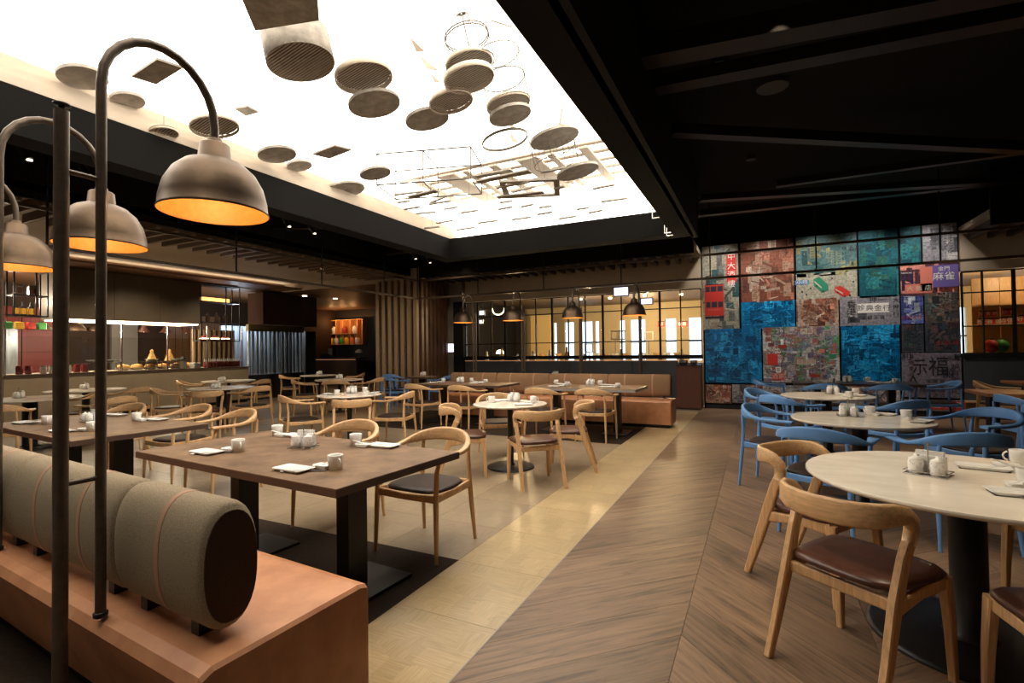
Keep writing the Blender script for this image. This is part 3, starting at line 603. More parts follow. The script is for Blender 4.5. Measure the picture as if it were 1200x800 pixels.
# ============================================================ CHAIRS (forward = local +Y)
def arm_chair(name, wv, wh, label0=None):
    t = proto_root(name, 'chair')
    leg_r = [(.012, .012), (.0165, .0165), (.019, .019), (.016, .016), (.0125, .0125)]
    for sx in (-1, 1):
        f = [(.262*sx, .25, 0), (.257*sx, .242, .22), (.252*sx, .235, .42), (.252*sx, .225, .58), (.262*sx, .2, .672)]
        b = [(.235*sx, -.255, 0), (.225*sx, -.235, .22), (.218*sx, -.215, .42), (.212*sx, -.21, .58), (.205*sx, -.222, .70)]
        obj('leg', M().sweep(f, leg_r, 8, (0, 1, 0)), wv, t); obj('leg', M().sweep(b, leg_r, 8, (0, 1, 0)), wv, t)
    fr = [(-.252, .235), (.252, .235), (.218, -.215), (-.218, -.215)]
    m = M()
    for (a, b) in ((0, 1), (1, 2), (2, 3), (3, 0)):
        A, B = fr[a], fr[b]; mid = ((A[0]+B[0])/2*1.02, (A[1]+B[1])/2*1.04)
        m.sweep([(A[0], A[1], .415), (mid[0], mid[1], .41), (B[0], B[1], .415)], [(.011, .026), (.011, .021), (.011, .026)], 8, rect=True, smooth=False)
    obj('seat_frame', m, wv, t)
    m = M(); pts = []
    for k in range(28):
        a = 2*pi*k/28; c, s = cos(a), sin(a); r = 1/((abs(c)**4+abs(s)**4)**.25)
        yy = .215*s*r; pts.append(((.238 if s > 0 else .238-.034*abs(s))*c*r, yy))
    vs = []; 
    for z, k in ((.425, .9), (.432, .99), (.444, 1), (.454, .95), (.459, .8), (.457, .45)): vs += [(x*k, y*k+.01, z) for x, y in pts]
    fs = [(j*28+i, j*28+(i+1) % 28, (j+1)*28+(i+1) % 28, (j+1)*28+i) for j in range(5) for i in range(28)]+[tuple(range(5*28, 6*28)), tuple(reversed(range(28)))]
    m.add(vs, fs, True); obj('seat', m, darkseat, t)
    # steam-bent back and arms in one sweep: thin flat arms, tall waisted back
    P = []; Z = []; N_ = 25
    for k in range(N_):
        u = -1+2*k/(N_-1); a = abs(u); ang = u*pi*.5*1.05
        if a > .78:
            q = (a-.78)/.22; x = .292-.008*q; y = .02+.24*q; x = .29-.022*q
        else:
            g = u/.78*pi/2; x = .29*abs(sin(g))**.9; y = .02-.285*cos(g)**.8
        zz = .678+.075*(cos(min(1, a/.8)*pi/2))**1.2
        P.append((x*(1 if u >= 0 else -1), y, zz))
        back = max(0, cos(min(1, a/.62)*pi/2)); end = max(0, (a-.8)/.2)
        Z.append((.013+.008*(1-back)+.016*end, .014+.034*back**.8-.002*end))
    obj('arm_rail', M().sweep(P, Z, 8, (0, .0, 1), rect=True), wh, t)
    return protos(t)
def bent_chair(name, wv, wh):
    t = proto_root(name, 'chair')
    for sx in (-1, 1):
        obj('leg', M().sweep([(.225*sx, -.29, 0), (.222*sx, -.22, .2), (.218*sx, -.155, .4), (.222*sx, -.1, .56), (.226*sx, -.071, .615)], [(.014, .018), (.016, .024), (.017, .03), (.016, .028), (.016, .028)], 8, (0, 1, 0), rect=True, smooth=False), wv, t)
        obj('leg', M().sweep([(.225*sx, .235, 0), (.222*sx, .225, .22), (.215*sx, .21, .425)], [(.014, .015), (.017, .02), (.019, .026)], 8, (0, 1, 0), rect=True, smooth=False), wv, t)
        obj('side_rail', M().sweep([(.218*sx, -.15, .38), (.217*sx, .03, .405), (.213*sx, .205, .405)], [(.012, .03), (.012, .022), (.012, .03)], 8, rect=True, smooth=False), wv, t)
    obj('front_rail', M().sweep([(-.21, .21, .405), (.21, .21, .405)], [(.011, .024)]*2, 8, rect=True, smooth=False), wv, t)
    obj('back_stretcher', M().sweep([(-.215, -.15, .385), (.215, -.15, .385)], [(.011, .024)]*2, 8, rect=True, smooth=False), wv, t)
    pts = []
    for k in range(28):
        a = 2*pi*k/28; c, s = cos(a), sin(a); r = 1/((abs(c)**5+abs(s)**5)**.2); pts.append(((.232+(.016 if s > 0 else -.026)*abs(s))*c*r, .215*s*r))
    vs = []
    for z, k in ((.428, .93), (.436, 1), (.45, 1.01), (.462, .95), (.468, .75), (.465, .4)): vs += [(x*k, y*k+.03, z-.016*(abs(x)/.23-1)*(-1)*0) for x, y in pts]
    fs = [(j*28+i, j*28+(i+1) % 28, (j+1)*28+(i+1) % 28, (j+1)*28+i) for j in range(5) for i in range(28)]+[tuple(range(5*28, 6*28)), tuple(reversed(range(28)))]
    obj('seat', M().add(vs, fs, True), brownseat, t)
    # broad bent backrest whose ends roll over and down into the rear legs
    half = [(.0, -.272, .722), (.08, -.266, .724), (.15, -.245, .727), (.2, -.205, .732), (.226, -.15, .736), (.234, -.1, .728), (.234, -.062, .7), (.23, -.058, .66), (.226, -.07, .61)]
    P = [(-x, y, z) for x, y, z in reversed(half[1:])]+half
    sz = [(.012, .05), (.012, .05), (.012, .049), (.013, .046), (.015, .04), (.017, .034), (.017, .031), (.017, .03), (.016, .028)]
    Zs = list(reversed(sz[1:]))+sz
    ups = []
    for i, p in enumerate(P):
        ups.append((0, 0, 1))
    hu = [(0, 0, 1)]*4+[(0, .15, 1), (0, .7, .8), (0, 1, .1), (0, 1, 0), (0, 1, 0)]
    hu[4] = (0, .2, 1); ups = list(reversed(hu[1:]))+hu
    m = M()
    K = len(P); Vp = [Vector(p) for p in P]; vs = []
    for i, p in enumerate(Vp):
        tn = (Vp[min(i+1, K-1)]-Vp[max(i-1, 0)]).normalized(); u = Vector(ups[i]); u = (u-tn*u.dot(tn)).normalized(); sd = tn.cross(u)
        a, b = Zs[i]
        for ca, sa in [(1, .8), (.6, 1), (-.6, 1), (-1, .8), (-1, -.8), (-.6, -1), (.6, -1), (1, -.8)]: vs.append(p+sd*(a*ca)+u*(b*sa))
    fs = [(i*8+k, i*8+(k+1) % 8, (i+1)*8+(k+1) % 8, (i+1)*8+k) for i in range(K-1) for k in range(8)]+[tuple(range(8)), tuple(range(8*K-1, 8*K-9, -1))]
    obj('backrest', m.add(vs, fs, True), wh, t)
    return protos(t)
arm_oak = arm_chair('arm_chair', oak_v, oak_h); arm_blue = arm_chair('blue_arm_chair', blue_m, blue_m); bent_oak = bent_chair('bent_back_chair', oak_v, oak_h)
G1, G2, G3 = 'oak armchairs with dark seats', 'blue armchairs', 'oak chairs with broad bent backrests'
CH = [
 ('A', -2.14, 2.93, -92, 'oak armchair with black seat at the right end of the nearest dark table'),
 ('A', -3.08, 3.03, -88, 'oak armchair behind the middle of the nearest dark table, only its curved rail showing'),
 ('A', -4.88, 3.24, -96, 'oak armchair in the gap between the nearest dark table and the dark table at left'),
 ('A', -5.85, 3.38, -90, 'oak armchair behind the right half of the dark table at left, next to the gap'),
 ('A', -6.75, 3.15, -80, 'oak armchair behind the left half of the dark table at left'),
 ('A', -8.6, 2.75, 150, 'oak armchair at the left frame edge, in front of the leftmost pale round table'),
 ('A', -8.35, 3.85, 190, 'oak armchair right of the leftmost pale round table'),
 ('A', -10.05, 4.2, -110, 'oak armchair behind the leftmost pale round table'),
 ('A', -10.35, 5.1, 195, 'oak armchair before the beige counter, right of the pale table nearest the counter'),
 ('A', -9.45, 5.25, 50, 'oak armchair left of the front table of the pair by the counter end'),
 ('A', -11.65, 6.95, 50, 'oak armchair left of the rear table of the pair by the counter end'),
 ('B', -8.3, 5.22, 138, 'oak bent-back chair facing away, at the front table of the pair by the counter end'),
 ('A', -8.27, 6.02, 186, 'oak armchair right of the front table of the pair by the counter end'),
 ('A', -10.3, 7.6, 190, 'oak armchair right of the rear table of the pair by the counter end'),
 ('A', -11.55, 9.55, 50, 'oak armchair farthest left at the two round tables before the bar'),
 ('A', -9.15, 7.95, 55, 'oak armchair facing away at the left of the front round table before the bar'),
 ('A', -8.25, 8.02, 125, 'oak armchair at the near side of the front round table before the bar'),
 ('A', -7.98, 8.8, 190, 'oak armchair right of the front round table before the bar, beside the timber slats'),
 ('A', -10.3, 10.7, 220, 'oak armchair half hidden behind the two round tables before the bar'),
 ('A', -5.85, 5.0, 65, 'oak armchair at the left of the white round table in the middle distance'),
 ('B', -4.83, 4.97, 130, 'oak bent-back chair facing away in front of the white round table in the middle distance'),
 ('A', -4.82, 5.82, 198, 'oak armchair at the right of the white round table in the middle distance'),
 ('A', -5.6, 7.5, 84, 'oak armchair at the left of the far dark table on the left'),
 ('A', -4.6, 7.42, 88, 'oak armchair at the right of the far dark table on the left'),
 ('A', -3.05, 7.28, 88, 'oak armchair at the left of the far dark table beside the bench end'),
 ('A', -2.24, 7.34, 90, 'oak armchair at the right of the far dark table beside the bench end'),
 ('B', -2.1, 4.75, 132, 'oak bent-back chair facing away at the white round table in the centre'),
 ('B', -1.98, 5.52, 198, 'oak bent-back chair on the right of the white round table in the centre'),
 ('B', -2.98, 4.78, 30, 'oak bent-back chair on the left of the white round table in the centre'),
 ('A', -3.1, 5.85, -50, 'oak armchair behind the left of the white round table in the centre'),
 ('U', -8.46, 10.2, -10, 'blue armchair farthest left, in front of the timber slats'),
 ('U', -7.95, 9.55, 70, 'blue armchair second from the left, in front of the timber slats'),
 ('U', -6.98, 10.25, 178, 'blue armchair right of the small dark table by the timber slats'),
 ('U', -5.6, 10.6, 120, 'blue armchair just showing behind the left end of the far bench'),
 ('U', -3.3, 10.7, 180, 'blue armchair just showing behind the middle of the far bench'),
 ('U', .12, 5.62, -20, 'blue armchair on the left of the middle white oval table at right'),
 ('U', .42, 4.4, 70, 'blue armchair with its back to us, left of the nearest blue pair'),
 ('U', 1.22, 4.55, 105, 'blue armchair with its back to us, right of the nearest blue pair'),
 ('U', .3, 6.95, 45, 'blue armchair at the left front of the farther white oval table at right'),
 ('U', .1, 7.8, -25, 'blue armchair at the left rear of the farther white oval table at right'),
 ('U', 1.35, 6.85, 125, 'blue armchair at the right front of the farther white oval table at right'),
 ('U', 1.8, 9.55, 95, 'blue armchair with its back to us at the long dark table, right one'),
 ('U', 2.62, 10.35, 185, 'blue armchair at the right end of the long dark table, before the calligraphy panel'),
 ('U', .18, 10.3, 0, 'blue armchair at the left end of the long dark table'),
 ('U', .95, 9.4, 90, 'blue armchair with its back to us at the long dark table, left one'),
 ('U', 2.75, 7.7, 10, 'blue armchair by the right frame edge, nearest the orange-brown table'),
 ('U', 2.62, 6.6, 30, 'blue armchair cut by the right frame edge, front one'),
 ('U', 1.75, 5.9, 215, 'blue armchair behind the right of the middle white oval table at right'),
 ('A', 3.35, 10.4, -20, 'oak armchair beside the slate wall at far right, left one'),
 ('A', 4.0, 10.1, -50, 'oak armchair beside the slate wall at far right, right one'),
 ('B', .28, 3.42, -35, 'oak bent-back chair on the far left of the nearest marble table'),
 ('B', .37, 2.6, 52, 'nearest whole oak bent-back chair, brown seat, at the nearest marble table'),
 ('B', 1.02, 2.33, 100, 'oak bent-back chair cut by the right frame edge at the bottom'),
 ('B', 1.5, 3.6, -140, 'oak bent-back chair behind the nearest marble table, mostly hidden by its top'),
]
for k, x, y, d, lb in CH:
    place({'A': arm_oak, 'B': bent_oak, 'U': arm_blue}[k], (x, y, 0), radians(d-90), lb, {'A': G1, 'B': G3, 'U': G2}[k])
# ============================================================ TABLES
TB = []
def keep_on(p, margin):
    k, x, y, rx, ry, a = min(TB, key=lambda t: (t[1]-p.x)**2/t[3]**2+(t[2]-p.y)**2/t[4]**2)
    if k == 'o':
        d = Vector((p.x-x, p.y-y)); m_ = rx-margin
        if d.length > m_: d = d.normalized()*m_
        return Vector((x+d.x, y+d.y, p.z))
    dx, dy = p.x-x, p.y-y; u = dx*cos(a)+dy*sin(a); v = -dx*sin(a)+dy*cos(a)
    u = max(-rx+margin, min(rx-margin, u)); v = max(-ry+margin, min(ry-margin, v)); return Vector((x+u*cos(a)-v*sin(a), y+u*sin(a)+v*cos(a), p.z))
def round_table(x, y, r, label, m=marble, base=.28, pole=.035, group='pale round tables', rz=0, ry=None):
    t = thing('round_table', label, 'table', (x, y, 0), rz, group); ry = ry or r; TB.append(('o', x, y, r, r, 0))
    o = obj('tabletop', M().lathe([(r-.012, .728), (r-.002, .736), (r, .744), (r-.004, .75)], 48), m, t)
    obj('column', M().lathe([(pole*1.5, .028), (pole, .05), (pole, .70), (pole*2.2, .715), (pole*2.2, .728)], 20), blackmetal, t)
    obj('base', M().lathe([(base, 0), (base, .012), (base-.02, .022), (.03, .03)], 36), blackmetal, t); return t
def rect_table(x, y, rz, lx, ly, label, ped=(-.53, .53), m=topdark, th=.042, group='dark rectangular tables', em=None):
    t = thing('dining_table', label, 'table', (x, y, 0), radians(rz), group); TB.append(('r', x, y, lx/2, ly/2, radians(rz)))
    obj('tabletop', M().box(-lx/2, lx/2, -ly/2, ly/2, .75-th+.004, .75, .002), m, t); obj('edge_band', M().box(-lx/2-.001, lx/2+.001, -ly/2-.001, ly/2+.001, .75-th, .745), em or edge_m, t)
    for px_ in ped:
        obj('column', M().box(px_-.05, px_+.05, -.07, .07, .02, .708), blackmetal, t); obj('base_plate', M().box(px_-.2, px_+.2, -.29, .29, 0, .02, .003), blackmetal, t)
    return t
T = {}
T['1'] = rect_table(-2.68, 2.24, -4, 1.92, .95, 'nearest dark rectangular table, on two black columns')
T['2'] = rect_table(-5.5, 2.41, -4, 1.95, .98, 'dark rectangular table at left behind the bronze poles')
T['8'] = rect_table(-5.1, 8.25, 0, 1.9, .9, 'far dark table on the left, before the brown bench')
T['9'] = rect_table(-2.62, 8.1, 0, 1.86, .95, 'far dark table on the right, near the end of the brown bench', em=mat('grey_edge', (.28, .27, .26), .4))
T['11'] = round_table(-2.65, 5.28, .44, 'white round table in the centre with three bent-back chairs')
T['7'] = round_table(-5.5, 5.6, .46, 'white round table in the middle distance, left of the centre one')
T['3'] = round_table(-9.85, 3.5, .62, 'pale round table at the left frame edge', pole=.09)
T['4'] = round_table(-11.15, 4.75, .6, 'pale round table nearest the beige counter at left', pole=.06)
T['5b'] = round_table(-9.07, 5.98, .57, 'pale round table, front one of the pair by the counter end', pole=.1)
T['5a'] = round_table(-11.2, 7.55, .57, 'pale round table, rear one of the pair by the counter end')
T['6b'] = round_table(-8.8, 8.65, .55, 'pale round table, front one of the two before the bar')
T['6a'] = round_table(-11.05, 10.1, .5, 'pale round table, rear one of the two before the bar')
T['R1'] = round_table(.86, 3.04, .65, 'large marble round table nearest at right', pole=.07, base=.4)
T['R2'] = round_table(.77, 5.19, .52, 'middle white round table at right, with blue chairs', pole=.06)
T['R3'] = round_table(.77, 7.5, .52, 'farther white round table at right, with blue chairs', pole=.06)
T['R4'] = rect_table(1.45, 10.3, 0, 1.8, .85, 'long black table right before the picture wall', m=mat('black_top', (.03, .028, .028), .3))
T['10'] = rect_table(-7.6, 10.22, 0, .62, .6, 'small dark table by the timber slats with blue chairs', ped=(0,))
T['12'] = rect_table(-4.3, 10.95, 0, 1.3, .7, 'dark table just showing behind the far bench', ped=(-.3, .3))
ow = mat('orange_brown_top', (.3, .13, .05), .4, 0, (5, .2), grain=(1, 8, 1))
T['R5'] = rect_table(3.3, 8.75, 0, 1.4, .8, 'orange-brown wooden table at the right frame edge', m=ow, em=ow, group='orange-brown tables'); T['R6'] = rect_table(4.5, 11.1, 0, 1.5, .8, 'orange-brown wooden table farther back at the right frame edge', m=ow, em=ow, group='orange-brown tables')
# ============================================================ TABLEWARE
def fin(r): return protos(r)
mug_p = proto_root('mug', 'mug')
mm = M().lathe([(.0, .006), (.033, .006), (.036, .075), (.037, .078), (.0395, .08), (.041, .078), (.0395, .06), (.036, .0), (.0, 0)], 20)
obj('cup', mm, ceramic, mug_p); obj('handle', M().sweep([(.036+.026*sin(a), 0, .042+.024*cos(a)) for a in [radians(20+v*20) for v in range(8)]], .0045, 6, (0, 1, 0)), ceramic, mug_p); fin(mug_p)
plate_p = proto_root('plate', 'plate')
def rrect(hx, hy, r, n=4): return [(sx*(hx-r)+r*cos(a), sy*(hy-r)+r*sin(a)) for sx, sy, a0 in ((1, 1, 0), (-1, 1, 90), (-1, -1, 180), (1, -1, 270)) for a in [radians(a0+90*i/n) for i in range(n+1)]]
def dish(hx, hy, r, h, m0=None):
    L = [(.8, 0), (.82, .004), (1, h), (.97, h+.001), (.86, h*.55), (.5, h*.5)]; b = rrect(hx, hy, r); n = len(b); vs = []
    for k, z in L: vs += [(x*k, y*k, z) for x, y in b]
    fs = [(j*n+i, j*n+(i+1) % n, (j+1)*n+(i+1) % n, (j+1)*n+i) for j in range(5) for i in range(n)]+[tuple(range(5*n, 6*n)), tuple(reversed(range(n)))]
    return M().add(vs, fs, True)
obj('plate_body', dish(.11, .06, .02, .016), ceramic, plate_p); obj('plate_shade_mat', M().box(-.095, .095, -.05, .05, -.0005, .002), ink, plate_p); fin(plate_p)  # dark sheet under the plate stands for its shade and a mat
rest_p = proto_root('spoon_rest', 'dish'); obj('rest_body', dish(.055, .032, .012, .022), ceramic, rest_p); fin(rest_p)
spoon_p = proto_root('soup_spoon', 'spoon'); obj('spoon_body', M().sweep([(-.055, 0, .026), (-.035, 0, .024), (-.015, 0, .026), (.01, 0, .034), (.05, 0, .05), (.07, 0, .055)], [(.008, .003), (.019, .005), (.016, .005), (.007, .004), (.006, .004), (.008, .003)], 8), ceramic, spoon_p); fin(spoon_p)
chop_p = proto_root('chopsticks', 'chopsticks')
for s in (-1, 1):
    obj('chopstick', M().sweep([(-.12, .006*s, .006), (.1, .004*s, .006)], [(.0035, .0035), (.0025, .0025)], 6), chop_m, chop_p); obj('silver_end', M().sweep([(-.14, .0065*s, .006), (-.118, .006*s, .006)], .0037, 6), silver, chop_p)
fin(chop_p)
cad_p = proto_root('condiment_caddy', 'caddy')
obj('tray', M().box(-.085, .085, -.06, .06, 0, .006, .001), silver, cad_p)
m = M()
for s in (-1, 1): m.box(-.085, .085, .058*s-.002, .058*s+.002, .018, .021); m.box(.083*s-.002, .083*s+.002, -.06, .06, .018, .021)
obj('tray_rail', m, silver, cad_p); obj('carrying_handle', M().tube((0, 0, .006), (0, 0, .145), .0035).lathe([(.008, .0), (.008, .012)], 8, (0, 0, .142)), silver, cad_p); fin(cad_p)
jar_p = proto_root('condiment_jar', 'jar'); obj('jar_body', M().lathe([(.026, 0), (.03, .01), (.031, .055), (.027, .066)], 16), napkin, jar_p)
obj('jar_lid', M().lathe([(.029, .066), (.028, .074), (.01, .08), (.006, .088), (.0, .09)], 16, cap=False), ceramic, jar_p); fin(jar_p)
nap_p = proto_root('napkin_holder', 'napkin holder'); obj('holder_box', M().box(-.062, .062, -.022, .022, 0, .085, .004), napkin, nap_p); obj('napkins', M().box(-.055, .055, -.012, .014, .08, .105), ceramic, nap_p); fin(nap_p)
def caddy(x, y, rz, where, z=.75):
    p = Vector((x, y, z)); a = radians(rz)
    def L(dx, dy, dz=0): return (x+dx*cos(a)-dy*sin(a), y+dx*sin(a)+dy*cos(a), z+dz)
    place(cad_p, L(0, 0), a, 'steel condiment caddy on '+where, 'condiment caddies')
    place(nap_p, L(0, .03, .006), a, 'patterned napkin holder on '+where, 'napkin holders')
    place(jar_p, L(-.042, -.026, .006), a, 'left white jar in the caddy on '+where, 'condiment jars')
    place(jar_p, L(.042, -.026, .006), a, 'right white jar in the caddy on '+where, 'condiment jars')
def setting(x, y, rz, where, parts='pcrsm', z=.75):
    """rz: the way the diner faces; plate in front, mug to the right hand"""
    a = radians(rz-90)
    def L(dx, dy, dz=0): return (x+dx*cos(a)-dy*sin(a), y+dx*sin(a)+dy*cos(a), z+dz)
    if 'p' in parts: place(plate_p, L(-.05, 0), a, 'white oblong plate at '+where, 'oblong plates')
    if 'c' in parts: place(chop_p, L(.1, -.02), a+pi/2+.1, 'black chopsticks at '+where, 'chopsticks')
    if 'r' in parts: place(rest_p, L(.16, .07), a, 'white spoon rest at '+where, 'spoon rests')
    if 's' in parts: place(spoon_p, L(.16, .07, -.008), a+.5, 'white soup spoon at '+where, 'soup spoons')
    if 'm' in parts: place(mug_p, L(.24, .03), a+random.uniform(-.6, .6), 'white mug at '+where, 'white mugs')
def set2(px, py, mx, my, rz, where, z=.75, parts='pcrsm'):
    """plate and mug at measured spots of a table, the rest between them"""
    p = keep_on(at(px, py, z), .1); q = keep_on(at(mx, my, z), .06); a = radians(rz-90)
    if (p-q).length < .17: p = keep_on(p+(p-q).normalized()*(.19-(p-q).length), .1)
    r = keep_on(p.lerp(q, .58)+Vector((0, 0, 0)), .07)
    nrm = Vector((-sin(a), cos(a), 0)); g = Vector((cos(a), sin(a), 0))
    place(plate_p, p, a, 'white oblong plate at '+where, 'oblong plates')
    if 'c' in parts: place(chop_p, p.lerp(q, .5)-nrm*.045, atan2(q.y-p.y, q.x-p.x), 'black chopsticks at '+where, 'chopsticks')
    if 'r' in parts: place(rest_p, r+nrm*.035, a, 'white spoon rest at '+where, 'spoon rests')
    if 's' in parts: place(spoon_p, r+nrm*.035-Vector((0, 0, .008)), a+.6, 'white soup spoon at '+where, 'soup spoons')
    place(mug_p, q, a-.3, 'white mug at '+where, 'white mugs')
n1 = 'the nearest dark table'
set2(242, 531, 279, 529, 88, 'the near left of '+n1); set2(344, 551, 393, 550, 88, 'the near right of '+n1)
set2(459, 521, 417, 522, -88, 'the far right of '+n1); set2(366, 508, 325, 510, -88, 'the far left of '+n1)
p = at(356, 524, .75); caddy(p.x, p.y, 20, n1)
n2 = 'the dark table behind the poles'
set2(27, 496, 55, 497, 88, 'the near left of '+n2); set2(72, 506, 108, 505, 88, 'the near right of '+n2)
set2(195, 491, 160, 493, -88, 'the far right of '+n2); set2(145, 486, 119, 486, -88, 'the far left of '+n2)
p = at(106, 494, .75); caddy(p.x, p.y, -4, n2)
n3 = 'the far dark table on the left'
set2(556, 449.5, 569, 449, 90, 'the near right of '+n3); set2(507, 448.5, 519.5, 448, 90, 'the near left of '+n3); set2(575, 446.5, 564, 446, -90, 'the far right of '+n3); p = at(539.5, 448, .75); caddy(p.x, p.y, 0, n3)
n4 = 'the far dark table near the bench end'
set2(649, 453, 665, 452.5, 90, 'the near left of '+n4); set2(709, 454, 724, 454.5, 90, 'the near right of '+n4); set2(663, 449, 652, 450, -90, 'the far left of '+n4, parts='r'); set2(718, 449.5, 709.5, 449.5, -90, 'the far right of '+n4, parts='r')
p = at(692, 451.5, .75); caddy(p.x, p.y, 0, n4)
n5 = 'the centre white round table'
set2(613, 474.5, 625, 472, 120, 'the near side of '+n5); set2(586, 469, 576, 472, -60, 'the far side of '+n5); p = at(602, 470.5, .75); caddy(p.x, p.y, 0, n5)
n6 = 'the middle distance white round table'
set2(384, 462, 395, 463, 60, 'the left side of '+n6); set2(443, 460.5, 430, 459, 200, 'the right side of '+n6); p = at(412, 460.5, .75); caddy(p.x, p.y, 0, n6)
n7 = 'the nearest marble table'
set2(1152, 549, 1195, 545, -100, 'the far side of '+n7, parts='rs'); set2(1196, 580, 1205, 570, 90, 'the right side of '+n7, parts='crs'); p = at(1088, 556, .75); caddy(p.x, p.y, -28, n7)
n8 = 'the middle white round table at right'
set2(1084, 494, 1062, 491, 150, 'the right side of '+n8); set2(1040, 483, 1020, 486, -120, 'the far side of '+n8, parts='rs'); p = at(994, 487.5, .75); caddy(p.x, p.y, 0, n8)
n9 = 'the farther white round table at right'
set2(1007, 464, 1003, 462, 150, 'the right side of '+n9); set2(990, 463, 996, 466, -120, 'the far side of '+n9, parts='rs'); p = at(976, 461.5, .75); caddy(p.x, p.y, 0, n9)
n10 = 'the long black table'
set2(960, 447, 949, 447, -90, 'the far left of '+n10); set2(962, 448.8, 975, 448.5, 90, 'the near left of '+n10); set2(1024, 448, 1017, 447, -90, 'the far right of '+n10); set2(1040, 449, 1049, 449, 90, 'the near right of '+n10)
p = at(993, 447.5, .75); caddy(p.x, p.y, 0, n10)
for px, py, k, rz in ((22, 466, 'the leftmost pale round table', 0), (97, 455, 'the pale round table nearest the counter', 0), (257, 447, 'the rear counter end table', 10), (253, 455, 'the front counter end table', 0),
                      (375, 437.5, 'the rear round table before the bar', 0), (397, 441.5, 'the front round table before the bar', 0), (501, 437, 'the small dark table by the slats', 0), (654, 432.5, 'the dark table behind the far bench', 0)):
    p = at(px, py, .75)
    tb = {'22': '3', '97': '4', '257': '5a', '253': '5b', '375': '6a', '397': '6b', '501': '10', '654': '12'}[str(px)]
    c = T[tb].location; q = Vector((p.x-c.x, p.y-c.y)); lim = .35
    if q.length > lim: q = q.normalized()*lim*.8
    caddy(c.x+q.x, c.y+q.y, rz, k)
# ============================================================ BENCHES
def bench(name, label, x0, x1, yb, yf, nb, ends, rot=0):
    """yb: backrest side, yf: seat front; nb bolster spans"""
    sg = 1 if yf > yb else -1; D = abs(yf-yb)
    t = thing(name, label, 'bench', (x1, yb, 0), radians(rot)); W = x1-x0
    prof = [(.13, .06), (.05, .30), (.0, .42), (.015, .455), (.05, .47), (D-.05, .475), (D-.015, .465), (D, .44), (D, .06)]
    if sg > 0: m = M(); seg = [(-W, 0), (0, 0)]
    vs = []; K = len(prof); xs_ = [-W, -.02, 0]
    for x, k in ((-W, 0), (-.012, 0), (0, .012)):
        for y, z in prof:
            yy = min(max(y, k), D-k); vs.append((x, sg*yy, z-(k if z > .3 else 0)))
    fs = [(a*K+i, a*K+i+1, (a+1)*K+i+1, (a+1)*K+i) if sg > 0 else (a*K+i, (a+1)*K+i, (a+1)*K+i+1, a*K+i+1) for a in range(2) for i in range(K-1)]+[tuple(range(K)), tuple(range(2*K, 3*K))]
    obj('seat_block', M().add(vs, fs), tan_m, t)
    obj('plinth', M().box(-W, -.05, min(sg*.16, sg*(D-.06)), max(sg*.16, sg*(D-.06)), 0, .06), blackmetal, t)
    # bolster cushions: elliptical section, ends closed in darker felt, straps round them
    cy, cz, ry, rz_ = sg*.165, .7, .1, .205
    sec = [(cy+ry*(abs(cos(a))**.85)*(1 if cos(a) >= 0 else -1), cz+rz_*(abs(sin(a))**.85)*(1 if sin(a) >= 0 else -1)) for a in [2*pi*i/32 for i in range(32)]]
    def tubeX(xa, xb, k0, k1, m, nm, par, seams=False):
        L = [(xa, .84), (xa+.008, .93), (xa+.02, .98), (xa+.045, 1)] if seams else [(xa, 1)]
        L += [(xb-.045, 1), (xb-.02, .98), (xb-.008, .93), (xb, .84)] if seams else [(xb, 1)]
        vs = [(x, cy+(y-cy)*q*k0, cz+(z-cz)*q*k1) for x, q in L for y, z in sec]; n = 32; J = len(L)
        fs = [(j*n+i, (j+1)*n+i, (j+1)*n+(i+1) % n, j*n+(i+1) % n) for j in range(J-1) for i in range(n)]
        mb = M().add(vs, fs, True); mb.add([vs[i] for i in range(n)]+[vs[i+(J-1)*n] for i in range(n)], [tuple(range(n)), tuple(range(2*n-1, n-1, -1))]); return obj(nm, mb, m, par)
    xb = -ends
    for i, w in enumerate(nb):
        b = tubeX(xb-w, xb-.003, 1, 1, felt if sg > 0 else felt_warm, 'backrest_cushion', t, True)
        e = w*.28 if w > .7 else w*.45
        tubeX(xb-e-.013, xb-e+.013, 1.02, 1.006, strap_m, 'strap', b); tubeX(xb-w+e-.013, xb-w+e+.013, 1.02, 1.006, strap_m, 'strap', b) if w > .7 else None
        if i == 0: tubeX(xb-.012, xb+.0005, .86, .86, felt_dark, 'end_panel', b)
        for q in (.1, w-.15): obj('support_block', M().box(xb-q-.045, xb-q, cy-.05, cy+.05, .455, .53), blackmetal, t)
        xb -= w
    m = M()
    for q in range(1, int(W/1.0)):
        x = -q*.95+.1; m.box(x-.004, x+.004, min(sg*-.001, sg*.05), max(sg*-.001, sg*.05), .3, .44)
    return t
bench('front_bench', 'nearest tan leather bench with green-grey felt bolster backrest', -7.24, -1.44, .87, 1.53, (.58, 1.0, 1.0, 1.0, 1.0, 1.0), .1, -3.5)
bench('back_bench', 'far tan leather bench with warm-lit felt backrest before the slate panels', -6.15, -1.36, 9.5, 8.84, (1.15, 1.2, 1.2, 1.15), .06)
